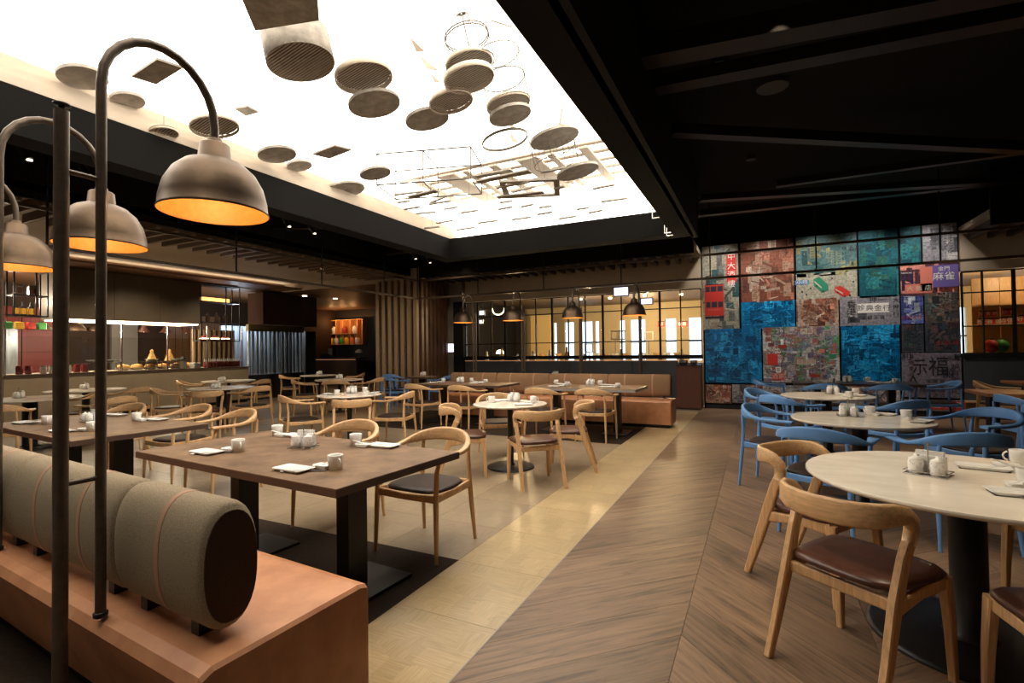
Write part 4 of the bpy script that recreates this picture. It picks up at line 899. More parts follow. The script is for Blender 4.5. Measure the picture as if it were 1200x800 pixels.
# ============================================================ BRONZE LAMPS
lamp_p = proto_root('arched_lamp', 'lamp')   # origin at the arched pole, arch towards +Y, straight post behind at -Y
H0 = .47
obj('arched_pole', M().sweep([(0, 0, H0), (0, 0, 1.4), (0, 0, 2.34)]+[(0, .205-.205*cos(a), 2.35+.23*sin(a)) for a in [pi*i/12 for i in range(1, 12)]]+[(0, .41, 2.34), (0, .41, 2.29)], .0165, 10, (1, 0, 0)), bronze, lamp_p)
obj('pole_foot', M().lathe([(.014, 0), (.022, .004), (.022, .018), (.016, .02)], 12, (0, 0, H0)), blackmetal, lamp_p)
obj('straight_post', M().sweep([(0, -.112, 0), (0, -.112, 2.2)], .021, 12, (1, 0, 0)), bronze, lamp_p)
obj('post_finial', M().lathe([(.021, 2.2), (.01, 2.205), (.01, 2.215), (.024, 2.217), (.024, 2.222), (.0, 2.224)], 14, (0, -.112, 0)), blackmetal, lamp_p)
for z in (.955, 2.0): obj('rung', M().sweep([(0, -.112, z), (0, 0, z)], .009, 8), bronze, lamp_p)
prof = [(.208, 1.98), (.211, 1.984), (.206, 1.99), (.202, 2.03), (.187, 2.085), (.157, 2.135), (.116, 2.17), (.076, 2.186), (.064, 2.19), (.058, 2.245), (.052, 2.25), (.03, 2.252), (.028, 2.27), (.0, 2.271)]
obj('lamp_shade', M().lathe(prof, 40, (0, .41, 0), cap=False), shade_m, lamp_p)
obj('shade_lining', M().lathe([(.0, 2.17), (.07, 2.168), (.11, 2.152), (.15, 2.12), (.182, 2.075), (.198, 2.03), (.2075, 1.981)], 40, (0, .41, 0), cap=False), gold_m, lamp_p)
obj('light_bulb', M().lathe([(.0, 2.05), (.02, 2.056), (.028, 2.075), (.02, 2.1), (.012, 2.16)], 14, (0, .41, 0), cap=False), glow_w, lamp_p)
for o_ in lamp_p.children:
    if o_.name in ('lamp_shade', 'shade_lining'):
        for v_ in o_.data.vertices: v_.co.z = 1.98+(v_.co.z-1.98)*1.1
protos(lamp_p)
LP = [(-2.07, .925, 0, 'nearest arched bronze lamp, with gold lining, over the front bench'), (-3.22, 1.03, 0, 'second bronze lamp from the front, half behind the two poles'), (-4.49, 1.11, 0, 'bronze lamp at the left frame edge')]
for i, px in enumerate((554, 611, 679, 749)):
    x, z = onY(px+.5, 400, 9.46); LP.append((x, 9.46, pi, ['leftmost', 'second from the left', 'third from the left', 'rightmost'][i]+' of the four bronze lamps along the far bench'))
for x, y, rz, lb in LP:
    place(lamp_p, (x, y, 0), rz, lb, 'arched bronze lamps'); bulb_or_fill(x, y+(.41 if rz == 0 else -.41), 2.01, 2.1 if rz == 0 else 3, (1, .7, .4), .03)
# ============================================================ KITCHEN COUNTER (left)
ct = thing('kitchen_counter', 'long stone-fronted buffet counter with a dark edge at left', 'counter', (-13.2, 4.3, 0))
obj('front_panel', M().box(-.75, 0, 0, 5.2, .08, .985), concrete, ct); obj('plinth', M().box(-.7, -.04, .02, 5.18, 0, .08), blackmetal, ct)
obj('worktop', M().box(-.85, .03, -.03, 5.25, .985, 1.01), edge_m, ct); obj('inner_shelf', M().box(-.85, -.1, .1, 5.1, 1.01, 1.02), panel_b, ct)
ct2 = thing('side_counter', 'paler end block of the buffet counter at the left frame edge', 'counter', (-13.2, 2.2, 0)); obj('body', M().box(-.75, -.02, 0, 2.05, 0, .97), beige_wall, ct2); obj('worktop', M().box(-.78, .02, -.02, 2.06, .97, 1.0), blackmetal, ct2)
gg = thing('sneeze_guard', 'clear glass guard standing on the buffet counter', 'glass guard', (-13.25, 4.3, 1.01))
for k in range(5): obj('glass_panel', M().box(-.012, 0, k*1.0+.02, k*1.0+.98, 0.0, .78), glass, gg)
for k in range(6): obj('post', M().box(-.02, .012, k*1.0-.012+.03, k*1.0+.012+.03, 0, 1.12), silver, gg)
hd = thing('kitchen_hood', 'long dark bronze hood hanging over the buffet counter', 'hood', (-13.25, 5.2, 2.18))
for k in range(3): obj('hood_panel', M().box(-.9, 0, k*.98+.004, k*.98+.976, 0, 1.1), hood_m, hd)
obj('hood_light', M().box(-.85, -.02, .05, 2.9, -.03, -.005), glow_w, hd)
for y in (4.7, 5.8, 6.9, 8.0): bulb_or_fill(-14.4, y, 2.6 if y < 5 else 2.0, 60, (1, .84, .62), .1)
for y in (4, 7.5): bulb_or_fill(-16, y, 2.9, 55, (1, .84, .62), .1)
def shelf_unit(label, y0, y1, z0, zs, items):
    t = thing('hanging_shelf', label, 'shelf', (-13.25, y0, z0)); W = y1-y0; top = zs[-1]
    for y in (0, W-.025, W*.62): obj('upright', M().box(-.02, 0, y, y+.025, 0, top), blackmetal, t)
    for y in (0, W-.025): obj('upright', M().box(-.35, -.33, y, y+.025, 0, top), blackmetal, t)
    for z in zs: obj('shelf_board', M().box(-.35, 0, 0, W, z-.012, z+.012), blackmetal, t)
    for k, (nm, lb, cat, y, z, mk, grp) in enumerate(items):
        o = thing(nm, lb, cat, (-13.25-.17, y0+y, z0+z+.012), 0, grp); mk(o)
def bottle(o): obj('glass_body', M().lathe([(.05, 0), (.055, .03), (.055, .17), (.03, .2), (.018, .22), (.018, .25)], 12), felt_dark, o); obj('stopper', M().lathe([(.02, .25), (.02, .275)], 10), silver, o)
def ylabel(o): obj('glass_body', M().lathe([(.05, 0), (.05, .17), (.02, .2), (.018, .27)], 12), blackmetal, o); obj('paper_label', M().lathe([(.052, .03), (.052, .15)], 12, cap=False), yellow_p, o)
def lantern(o): obj('lantern_body', M().lathe([(.06, 0), (.1, .04), (.1, .08), (.05, .13)], 14), darkred_p, o); obj('glowing_band', M().lathe([(.09, .03), (.104, .045), (.104, .06), (.09, .07)], 14, cap=False), glow_w, o); obj('handle', M().sweep([(0, .09*cos(a), .1+.13*sin(a)) for a in [pi*i/8 for i in range(9)]], .005, 5, (1, 0, 0)), blackmetal, o)
def warmbox(o): obj('lit_block', M().box(-.08, .08, -.08, .08, 0, .11, .01), glow_o, o); obj('block_foot', M().box(-.06, .06, -.06, .06, -.002, .0), blackmetal, o)
def tin(o): obj('tin_frame', M().box(-.06, .06, -.06, .06, 0, .2, .01), silver, o); obj('tin_face', M().box(.06, .064, -.04, .04, .03, .15), redbrown, o)
shelf_unit('black hanging shelf with tins and yellow-labelled bottles at far left', 4.45, 5.0, 2.2, [0, .42, .92], [('square_tin', 'left square tin on the far left hanging shelf', 'tin', .13, .42, tin, 'tins'), ('square_tin', 'right square tin on the far left hanging shelf', 'tin', .34, .42, tin, 'tins')]
           + [('labelled_bottle', '%s dark bottle with a yellow label on the far left shelf' % w_, 'bottle', .09+.12*i, 0, ylabel, 'yellow labelled bottles') for i, w_ in enumerate(('left', 'middle', 'right'))]
           + [('lit_block', '%s warm lit block on top of the far left shelf' % w_, 'light', .13+.18*i, .92, warmbox, 'lit blocks') for i, w_ in enumerate(('left', 'right'))])
shelf_unit('black hanging shelf with jars and red lanterns right of the bronze hood', 8.15, 9.28, 1.74, [0, .5, 1.06, 1.5],
           [('dark_bottle', '%s squat dark bottle on the middle shelf right of the hood' % w_, 'bottle', .3+.25*i, .5, bottle, 'squat bottles') for i, w_ in enumerate(('left', 'middle', 'right'))]
           + [('red_lantern', '%s small red lantern on the bottom shelf right of the hood' % w_, 'lantern', .2+.3*i, 0, lantern, 'red lanterns') for i, w_ in enumerate(('left', 'middle', 'right'))]
           + [('lit_block', '%s amber lit block on the upper shelf right of the hood' % w_, 'light', .2+.2*i, 1.06, warmbox, 'lit blocks') for i, w_ in enumerate(('first', 'second', 'third', 'fourth'))])
# things on the counter
def sauce(o): obj('bottle_body', M().lathe([(.028, 0), (.028, .13), (.014, .16)], 10), redsauce, o); obj('white_cap', M().lathe([(.016, .16), (.014, .2), (.004, .24)], 8), ceramic, o)
sp = proto_root('sauce_bottle', 'bottle'); sauce(sp); protos(sp)
for k in range(18):
    y = 8.35+.058*k; place(sp, (-13.4, y, 1.02), 0, 'small red sauce bottle with white cap in the row at the counter end', 'row of red sauce bottles')
o = obj('white_box', M().box(-.1, .1, -.09, .09, 0, .14, .01), ceramic, None, (-13.4, 8.1, 1.02)); tag(o, 'plain white box left of the row of red sauce bottles', 'box')
jp = proto_root('glass_jar', 'jar'); obj('jar_glass', M().lathe([(.05, 0), (.055, .02), (.055, .12), (.045, .14)], 12), napkin, jp); obj('jar_lid', M().lathe([(.05, .14), (.05, .165)], 12), panel_b, jp); protos(jp)
for k in range(4): place(jp, (-13.42, 4.98+.14*k, 1.02), 0, 'pale jar on the counter by the left bronze pole, %s' % ('first', 'second', 'third', 'fourth')[k], 'pale jars')
jr = proto_root('red_jar', 'jar'); obj('jar_glass', M().lathe([(.05, 0), (.055, .02), (.055, .13), (.045, .15)], 12), darkred_p, jr); obj('jar_lid', M().lathe([(.05, .15), (.05, .17)], 12), redsauce, jr); protos(jr)
for k in range(6): place(jr, (-13.42+(.0 if k < 4 else -.15), (4.6, 4.74, 5.56, 5.7, 5.6, 5.74)[k], 1.02), 0, 'red jar on the counter at far left, %s' % ('first', 'second', 'third', 'fourth', 'rear left', 'rear right')[k], 'red jars')
lf = proto_root('bread_loaf', 'bread'); obj('crust', M().lathe([(.0, 0), (.11, .01), (.14, .06), (.11, .12), (.0, .15)], 12, cap=False), food_m, lf); obj('basket', M().lathe([(.1, -.0), (.16, .05), (.165, .06)], 14), panel_b, lf); protos(lf)
for k in range(6): place(lf, (-13.65, 6.55+.3*k, 1.02), .4*k, '%s bread basket behind the glass of the buffet counter' % ('first', 'second', 'third', 'fourth', 'fifth', 'sixth')[k], 'bread baskets')
rd = proto_root('food_riser', 'riser'); obj('riser_top', M().box(-.12, .12, -.2, .2, .19, .2), silver, rd); obj('riser_frame', M().box(-.1, -.085, -.19, -.175, 0, .19).box(.085, .1, .175, .19, 0, .19).box(-.1, -.085, .175, .19, 0, .19).box(.085, .1, -.19, -.175, 0, .19), silver, rd); obj('food_dish', M().lathe([(.06, .2), (.15, .26), (.0, .25)], 16, cap=False), ceramic, rd); protos(rd)
for k in range(4): place(rd, (-13.5, (5.9, 6.2, 7.1, 7.7)[k], 1.02), 0, '%s steel riser with a white dish on the buffet counter' % ('first', 'second', 'third', 'fourth')[k], 'food risers')
pc = proto_root('roast_chicken_cone', 'cone'); obj('cone_body', M().lathe([(.12, 0), (.06, .15), (.03, .22), (.035, .27), (.0, .3)], 12, cap=False), food_m, pc); obj('cone_foot', M().lathe([(.13, -.0), (.13, .01)], 12), silver, pc); pc.name = 'brown_cone'; protos(pc)
for k in range(2): place(pc, (-13.6, 7.15+.42*k, 1.22), 0, '%s brown cone on the loaves behind the counter glass' % ('left', 'right')[k], 'brown cones')
uc = thing('drinks_urn', 'white and steel drinks urn on the counter right of the loaves', 'urn', (-13.5, 8.0, 1.02)); uc.location.y = 7.85; obj('urn_body', M().lathe([(.08, 0), (.08, .2), (.07, .22)], 16), ceramic, uc); obj('urn_lid', M().lathe([(.085, .22), (.07, .27), (.02, .3), (.02, .33)], 16), blackmetal, uc)
bk = proto_root('back_island', 'island'); obj('island_body', M().box(-.4, .4, -1.6, 1.6, 0, .95), grey_wall, bk); obj('island_top', M().box(-.43, .43, -1.63, 1.63, .95, .99), silver, bk); protos(bk)
place(bk, (-15.3, 6.4, 0), 0, 'steel-topped cooking island behind the buffet counter')
pl = proto_root('kitchen_pendant', 'lamp'); obj('shade', M().lathe([(.2, 0), (.19, .05), (.12, .14), (.05, .17), (.05, .22)], 20, cap=False), shade_m, pl); obj('cord', M().tube((0, 0, .2), (0, 0, 1.28), .008), blackmetal, pl); obj('glow', M().lathe([(.0, .03), (.05, .04), (.05, .08)], 10, cap=False), glow_w, pl); protos(pl)
for k, (x, y) in enumerate(((-15.2, 5.6), (-15.0, 6.2), (-15.0, 6.6))): place(pl, (x, y, 2.0), 0, '%s bronze pendant lamp in the kitchen between the two poles' % ('left', 'middle', 'right')[k], 'kitchen pendants')
cpend = proto_root('copper_pendant', 'lamp'); obj('copper_shade', M().lathe([(.16, 0), (.09, .1), (.03, .2)], 14, cap=False), redbrown, cpend); obj('cord', M().tube((0, 0, .2), (0, 0, 1.2), .006), blackmetal, cpend); obj('glow', M().lathe([(.0, .0), (.04, .02), (.03, .06)], 8, cap=False), glow_w, cpend); protos(cpend)
for k in range(3): place(cpend, (-16.2, 8.3+.6*k, 2.05), 0, '%s copper pendant above the kitchen right of the poles' % ('left', 'middle', 'right')[k], 'copper pendants')
tn = proto_root('coloured_lantern', 'lantern'); obj('paper_body', M().box(-.06, .06, -.06, .06, 0, .14, .01), green_p, tn); obj('hook', M().tube((0, 0, .14), (0, 0, .3), .004), blackmetal, tn)
LC = [red_p, mat('lantern_green', (.05, .35, .08), .5), yellow_p, red_p, MATS['lantern_green']]
for k in range(5):
    t = thing('coloured_lantern', '%s small %s lantern in the row under the left shelf' % (('first', 'second', 'third', 'fourth', 'fifth')[k], ('red', 'green', 'yellow', 'red', 'green')[k]), 'lantern', (-14.4, 4.55+.19*k, 1.98), 0, 'row of coloured lanterns')
    obj('paper_body', M().box(-.06, .06, -.07, .07, 0, .15, .01), LC[k], t); obj('hook', M().tube((0, 0, .15), (0, 0, .3), .004), blackmetal, t)
bpy.data.objects.remove(tn.children[0]); bpy.data.objects.remove(tn.children[0]); bpy.data.objects.remove(tn)
t = thing('lantern_bar', 'thin black bar the coloured lanterns hang from', 'bar', (-14.4, 4.2, 2.28)); obj('bar', M().box(-.012, .012, 0, 4.2, -.012, .012), blackmetal, t); obj('bar_rod', M().box(-.01, .01, .1, .12, 0, 1.02).box(-.01, .01, 4.0, 4.02, 0, 1.02), blackmetal, t)
# steel partition of upright profiles and the dark cabinet right of the counter
struct('blue_panel', R_(-15.6, -15.5, 10.2, 12.4, .6, 2.3), mat('pale_blue_panel', (.4, .48, .58), .5, 0, (3, .4), grain=(1, 6, .3)), wl)
spn = thing('steel_partition', 'glass and steel partition of upright blue-grey profiles right of the counter', 'partition', (-13.6, 9.75, 0))
for k in range(14):
    y = .04+k*.145; obj('profile', M().lathe([(.035+.015*(k % 3 == 0), .75), (.035+.015*(k % 3 == 0), 2.05)], 8, (0, y, 0)), steel_strip, spn)
obj('lower_panel', M().box(-.05, .05, 0, 2.0, 0, .74), darksteel, spn); obj('upper_rail', M().box(-.06, .06, 0, 2.0, 2.05, 2.25), mat('brass_band', (.35, .27, .14), .35, .7), spn)
for k in range(2): obj('glass_sheet', M().box(.08, .09, .03+k*.96, .93+k*.96, .8, 2.1), glass, spn)
for y in (10.4, 11.4): bulb_or_fill(-15.0, y, 2.4, 28, (.8, .9, 1), .1)  # fill lights added behind the partition to brighten its profiles
bc = thing('black_cupboard', 'tall black cupboard block before the bar alcove', 'cupboard', (-13.7, 11.8, 0)); obj('carcass', M().box(-.5, .15, .02, .45, 0, 2.1), darksteel, bc); obj('upper_box', M().box(-.5, .2, -1.6, .45, 2.27, 3.25), felt_dark, bc)
gs = thing('timber_screen', 'timber slat screen behind the red sauce bottles', 'screen', (-14.6, 8.75, 0))
for k in range(9): obj('slat', M().box(-.04, .04, k*.15, k*.15+.06, 0, 2.1), slat_w, gs)
obj('screen_backing', M().box(-.1, -.06, 0, 1.3, 0, 2.1), felt_dark, gs)
# bar alcove
def aY(px, py, Y=16.6): return onY(px, py, Y)
(x0, z1), (x1, z0) = aY(377, 376.5), aY(425, 402.5)
al = thing('lit_shelves', 'warmly lit recessed shelves with coloured jars behind the bar', 'shelves', (x0, 16.6, z0)); W = x1-x0; H2 = z1-z0
amb = mat('amber_wood', (.55, .27, .1), .5)
obj('recess_back', M().box(0, W, .25, .28, 0, H2), amb, al); obj('shelf_board', M().box(0, W*.86, 0, .25, H2*.42, H2*.42+.03), amb, al); obj('bottom_board', M().box(0, W, 0, .25, -.03, 0), amb, al); obj('top_board', M().box(0, W, 0, .25, H2, H2+.03), amb, al)
for k in range(6): obj('divider', M().box(W*.172*k, W*.172*k+.03, .02, .25, 0, H2), amb, al)
obj('side_board', M().box(W-.03, W, 0, .25, 0, H2), amb, al)
for k in range(4): bulb_or_fill(x0+W*(.12+.25*k), 16.35, z1-.06, 9, (1, .5, .18), .03)
jarm = [mat('orange_jar', (.8, .2, .04), .4), yellow_p, white_p, greenj, yellow_p, MATS['orange_jar'], white_p]
for k in range(7):
    t = thing('coloured_jar', '%s jar on the lower lit shelf behind the bar, %s' % (('first', 'second', 'third', 'fourth', 'fifth', 'sixth', 'seventh')[k], ('orange', 'yellow', 'white', 'green', 'yellow', 'orange', 'white')[k]), 'jar', (x0+W*(.07+.127*k)+.02, 16.7, z0), 0, 'coloured jars behind the bar')
    obj('jar_body', M().lathe([(.1, 0), (.11, .03), (.11, .25), (.08, .28)], 12), jarm[k], t); obj('jar_lid', M().lathe([(.085, .28), (.085, .31)], 12), amb, t)
for k in range(3):
    t = thing('shelf_ornament', '%s ornament on the upper lit shelf behind the bar' % ('left pale', 'middle dark', 'right pale')[k], 'ornament', (x0+W*(.27+.25*k), 16.72, z0+H2*.42+.03), 0, 'ornaments behind the bar')
    obj('ornament_body', M().lathe([(.1, 0), (.12, .1), (.11, .25), (.04, .33)], 12), (white_p, darkred_p, white_p)[k], t); obj('ornament_foot', M().lathe([(.1, -.0), (.1, .01)], 12), amb, t)
bar = thing('bar_counter', 'dark bar counter with a warm light strip under its top', 'counter', (x0-.1, 15.6, 0)); zt = aY(400, 419, 15.6)[1]
obj('bar_front', M().box(-.1, W+.7, 0, .5, 0, zt-.12), felt_dark, bar); obj('bar_top', M().box(-.2, W+.75, -.12, .55, zt-.06, zt), blackmetal, bar); obj('bar_light', M().box(-.1, W+.65, -.05, -.01, zt-.09, zt-.065), led_m, bar)
x, z = aY(421, 412, 15.8); t = thing('table_lamp', 'small mushroom table lamp on the bar counter', 'lamp', (x, 15.8, zt)); obj('lamp_stem', M().lathe([(.08, 0), (.02, .02), (.02, .22)], 10), silver, t); obj('lamp_dome', M().lathe([(.17, .2), (.14, .3), (.0, .35)], 16, cap=False), panel_b, t)
x, z = aY(383, 415, 15.8); t = thing('cash_register', 'black till on the left of the bar counter', 'till', (x, 15.8, zt)); obj('till_body', M().box(-.25, .2, -.15, .15, 0, .16, .02), blackmetal, t); obj('till_screen', M().box(.1, .3, -.02, .02, .1, .4), grey_wall, t)
# room behind the windows: tables, shelves, lanterns
def wp(px, Y): return onY(px, 400, Y)[0]
for k, (px, Y, w_) in enumerate(((715, 14.4, 1.2), (775, 14.8, 1.2), (640, 15.4, 1.2))):
    t = thing('serving_table', 'white serving table behind the windows, %s' % ('middle', 'right', 'left')[k], 'table', (wp(px, Y), Y, 0), 0, 'serving tables behind the windows')
    obj('tabletop', M().box(-w_/2, w_/2, -.3, .3, 1.1, 1.15), ceramic, t)
    for a in (-1, 1):
        for b in (-1, 1): obj('leg', M().box(a*(w_/2-.05)-.02, a*(w_/2-.05)+.02, b*.26-.02, b*.26+.02, 0, 1.1), ceramic, t)
    for q in range(4):
        o = thing('serving_bowl', '%s bowl on the %s white serving table behind the windows' % (('first', 'second', 'third', 'fourth')[q], ('middle', 'right', 'left')[k]), 'bowl', (wp(px, Y)-w_*.36+q*w_*.24, Y, 1.15), 0, 'bowls behind the windows')
        obj('bowl_body', M().lathe([(.04, 0), (.1, .06), (.11, .1)], 14), (ceramic, food_m)[q % 2], o); obj('bowl_rim', M().lathe([(.11, .1), (.115, .105)], 14), silver, o)
for k, (px, py, Y) in enumerate(((721, 393, 14), (728, 393, 14), (760, 394, 14.3), (690, 408, 14.2))):
    x, z = onY(px, py, Y); t = thing('display_frame', 'small white open frame on a display behind the windows, %s' % ('first', 'second', 'third', 'far left low one')[k], 'frame', (x, Y, z), 0, 'white frames behind the windows')
    obj('frame_bars', M().box(-.12, .12, 0, .02, .11, .14).box(-.12, .12, 0, .02, -.12, -.09).box(-.13, -.1, 0, .02, -.12, .14).box(.1, .13, 0, .02, -.12, .14), ceramic, t); obj('frame_post', M().box(-.01, .01, .0, .02, -z+1.15 if False else -.5, -.12), silver, t)
def red_board(px0, px1, py, Y, h, s, lb):
    x0, z = onY(px0, py, Y); x1, _ = onY(px1, py, Y); t = thing('red_shop_sign', lb, 'sign', ((x0+x1)/2, Y, z), 0, 'red signs behind the windows'); w_ = abs(x1-x0)
    obj('board', M().box(-w_/2, w_/2, 0, .05, -h/2, h/2), red_p, t); obj('board_rail', M().box(-w_/2, w_/2, -.01, .05, h/2, h/2+.02), blackmetal, t); text('lettering', s, h*.8, (0, -.006, 0), white_p, t)
red_board(771, 779, 380, 14.5, .14, '茶', 'leftmost red sign behind the far windows'); red_board(793, 806, 380, 14.5, .14, '餐廳', 'red sign behind the far windows nearest the picture wall')
red_board(1148, 1168, 368, 13.2, .1, '美 食 坊', 'upper left red sign behind the right windows'); red_board(1176, 1188, 366, 13.2, .1, '小 食', 'upper right red sign behind the right windows')
red_board(1147, 1171, 378, 13.2, .14, '香 港 美', 'lower red sign behind the right windows, long one'); red_board(1173, 1186, 376.5, 13.2, .15, '特價', 'lower red sign behind the right windows, lettered box'); red_board(1193, 1206, 374, 13.2, .13, '好味', 'red sign cut by the right frame edge behind the windows')
rs = thing('wood_shelf_wall', 'pale timber shelf wall behind the right windows', 'shelving', (wp(1140, 13.6), 13.6, 0)); W = 4.0
for k in range(9): obj('board', M().box(k*W/9+.005, (k+1)*W/9-.005, 0, .04, 0, 2.75), oak_v, rs)
for z in (1.02, 1.75, 2.15): obj('shelf', M().box(0, W, -.5, 0, z, z+.03), oak_h, rs)
for k, (px, m, c) in enumerate(((1162, red_p, 'red'), (1172.5, MATS['lantern_green'], 'green'))):
    x, z = onY(px, 408.5, 12.9); t = thing('paper_globe', 'round %s globe on the sill behind the right windows' % c, 'globe', (x, 12.9, 1.21-.0)); obj('globe', M().lathe([(.13*sin(pi*i/10), .13-.13*cos(pi*i/10)) for i in range(11)], 18, cap=False), m, t); obj('globe_cap', M().lathe([(.03, .25), (.03, .275)], 10), blackmetal, t); obj('globe_stand', M().lathe([(.05, -.2), (.03, .01)], 10), blackmetal, t)
bulb_or_fill(4.6, 12.9, 2.7, 25)
x, z = onY(586, 409, 13.3); t = thing('table_lamp', 'small lit table lamp behind the windows near the second bronze lamp', 'lamp', (x, 13.3, 1.2)); obj('lamp_stem', M().lathe([(.1, -.2), (.02, -.18), (.02, .1)], 10), blackmetal, t); obj('lamp_dome', M().lathe([(.12, .08), (.09, .17), (.0, .2)], 16, cap=False), glow_w, t)
x, z = onY(584, 362, 13.0); t = thing('arched_neon', 'round white neon ring above the second bronze lamp behind the glass', 'light', (x, 13.0, z)); obj('neon_tube', M().sweep([(.2*cos(a), 0, .17*sin(a)) for a in [radians(170+20*i) for i in range(11)]], .014, 6, (0, 1, 0)), glow_w, t); obj('hanger', M().box(-.2, -.19, 0, .01, .0, .35).box(.19, .2, 0, .01, 0, .35), blackmetal, t)
sc2 = thing('inner_counter', 'dark counter along the inside of the far windows', 'counter', (-7.4, 12.5, 0)); obj('counter_body', M().box(0, 6.2, .1, .6, 0, .98), navy, sc2); obj('counter_top', M().box(0, 6.2, .05, .65, .98, 1.02), blackmetal, sc2)
for k in range(12):
    x = -7.2+k*.5; t = thing('counter_vessel', ('small white vessel', 'tall amber vessel', 'small steel vessel', 'patterned vessel')[k % 4]+' on the counter inside the far windows', 'vessel', (x, 12.85, 1.02), 0, 'vessels inside the windows')
    h = (.32, .4, .22, .3)[k % 4]; obj('vessel_body', M().lathe([(.05, 0), (.07, h*.4), (.03, h*.8), (.03, h)], 10), (ceramic, food_m, silver, napkin)[k % 4], t); obj('vessel_lid', M().lathe([(.035, h), (.02, h+.03)], 10), silver, t)
# ============================================================ THINGS HUNG IN THE LIGHT WELL
TILT = Matrix.Rotation(radians(-12), 3, Vector((fw.x, fw.y, 0)).normalized()).to_euler()
def tl(o): o.rotation_euler = TILT; return o
def hang(o, x, y, z, top=4.75): obj('suspension_wire', M().tube((0, 0, 0), (0, 0, top-z), .0025, 4), wire_m, o)
def ord_(n): return ['first', 'second', 'third', 'fourth', 'fifth', 'sixth', 'seventh', 'eighth', 'ninth', 'tenth', 'eleventh', 'twelfth', 'thirteenth', 'fourteenth', 'fifteenth', 'sixteenth'][n]
def disc(px, py, rpx, z, label, kind='solid', h=.03):
    p = at(px, py, z); d = (p-Vector((0, 0, EYE))).dot(fw); r = rpx/FPX*d
    t = thing('hanging_disc' if kind == 'solid' else 'wire_grille_drum', label, 'disc' if kind == 'solid' else 'drum', p, 0, 'grey discs in the light well' if kind == 'solid' else 'round grilles in the light well')
    if kind == 'solid': tl(obj('disc', M().lathe([(r, 0), (r, h)], 32), greydisc, t))
    else:
        tl(obj('rim', M().lathe([(r-.01, h), (r, h), (r, 0), (r-.012, 0), (r-.01, h)], 36, cap=False), panel_b if h < .1 else greydisc, t)); m = M(); n = int(2*r/.028)
        for i in range(1, n):
            y = -r+2*r*i/n; hw = sqrt(max(0, r*r-y*y)); m.box(-hw, hw, y-.004, y+.004, .004, .01)
        g = tl(obj('grille', m, panel_b, t)); g['kind'] = 'stuff'; tl(obj('backing', M().lathe([(r*.96, h*.8+.01), (r*.96, h*.8+.015)], 32), meshdark, t))
    hang(t, p.x, p.y, z); return t, p, r
disc(97, 92, 24, 3.85, 'grey disc left of the nearest arched lamp'); disc(150, 119, 17, 3.85, 'small grey disc just right of the nearest arched pole')
disc(439, 123, 30, 3.9, 'dark grey disc, the middle one of the well'); disc(501, 141, 25.5, 3.9, 'grey disc right of the middle one'); disc(325, 182, 21, 3.8, 'grey disc above the left rim of the well, right of the lamp shade')
disc(404, 223, 23, 3.8, 'grey disc near the left rim of the well, farther back'); disc(650, 163, 29, 3.9, 'dark disc near the right rim of the well'); disc(677, 202, 25, 3.75, 'dark disc farther right, nearest the far corner'); disc(598, 136, 25, 3.9, 'pale disc below the round grille right of the well middle')
disc(351, 195, 14, 3.85, 'small pale disc left rim, beside the square'); disc(345, 66, 0.1, 4.5, 'tiny hook above the drum grille') if False else None
disc(440, 204, 18, 3.9, 'pale ring-like disc in the well, left of the wire box')
disc(353, 74, 38, 3.95, 'large metal drum with a slatted grille, nearest in the well', 'g', .26); disc(427, 93, 33, 4.0, 'slatted round grille right of the large drum', 'g', .05)
disc(550, 76, 28, 4.15, 'upper slatted grille of the pair near the well middle', 'g', .04); disc(550, 94, 30, 4.0, 'lower slatted grille of the pair near the well middle', 'g', .05); disc(529, 121, 26, 3.95, 'slatted round grille below the pair', 'g', .04); disc(596, 124, 26, 4.0, 'slatted round grille near the right rim', 'g', .04)
disc(252, 150, 26, 3.8, 'round mesh grille just above the nearest lamp shade', 'g', .03); disc(192, 157, 15, 3.64, 'faint round grille by the left rim above the nearest lamp', 'g', .02)
def plate_q(corners, z, label, m=greydisc, name='mesh_sheet'):
    P = [at(x, y, z) for x, y in corners]; c = sum(P, Vector())/len(P); t = thing(name, label, 'panel', c, 0, 'flat panels in the light well')
    ps = [(p.x-c.x, p.y-c.y) for p in P]
    if sum(ps[i][0]*ps[(i+1) % len(ps)][1]-ps[(i+1) % len(ps)][0]*ps[i][1] for i in range(len(ps))) < 0: ps.reverse()
    obj('sheet', M().prism(ps, 0, .02), m, t); hang(t, c.x, c.y, z); return t
plate_q([(283, -2), (372, -2), (374, 24), (299, 36)], 3.95, 'large grey panel at the top edge of the picture'); plate_q([(154, 90), (184, 70), (214, 80), (183, 99)], 3.85, 'small grey square panel inside the nearest lamp arch')
plate_q([(366, 181), (392, 171), (412, 176), (386, 186)], 3.9, 'small pale square panel right of the disc by the left rim'); plate_q([(275, 128), (290, 125), (303, 132), (288, 136)], 4.1, 'tiny pale panel above the nearest lamp shade')
for k, (q, lb) in enumerate([([(478, 232), (560, 214), (568, 219), (487, 238)], 'long grey panel right of the wire box'), ([(508, 254), (535, 226), (546, 227), (520, 258)], 'slanting grey strip panel behind the wire box')]): plate_q(q, 3.75, lb) if False else None
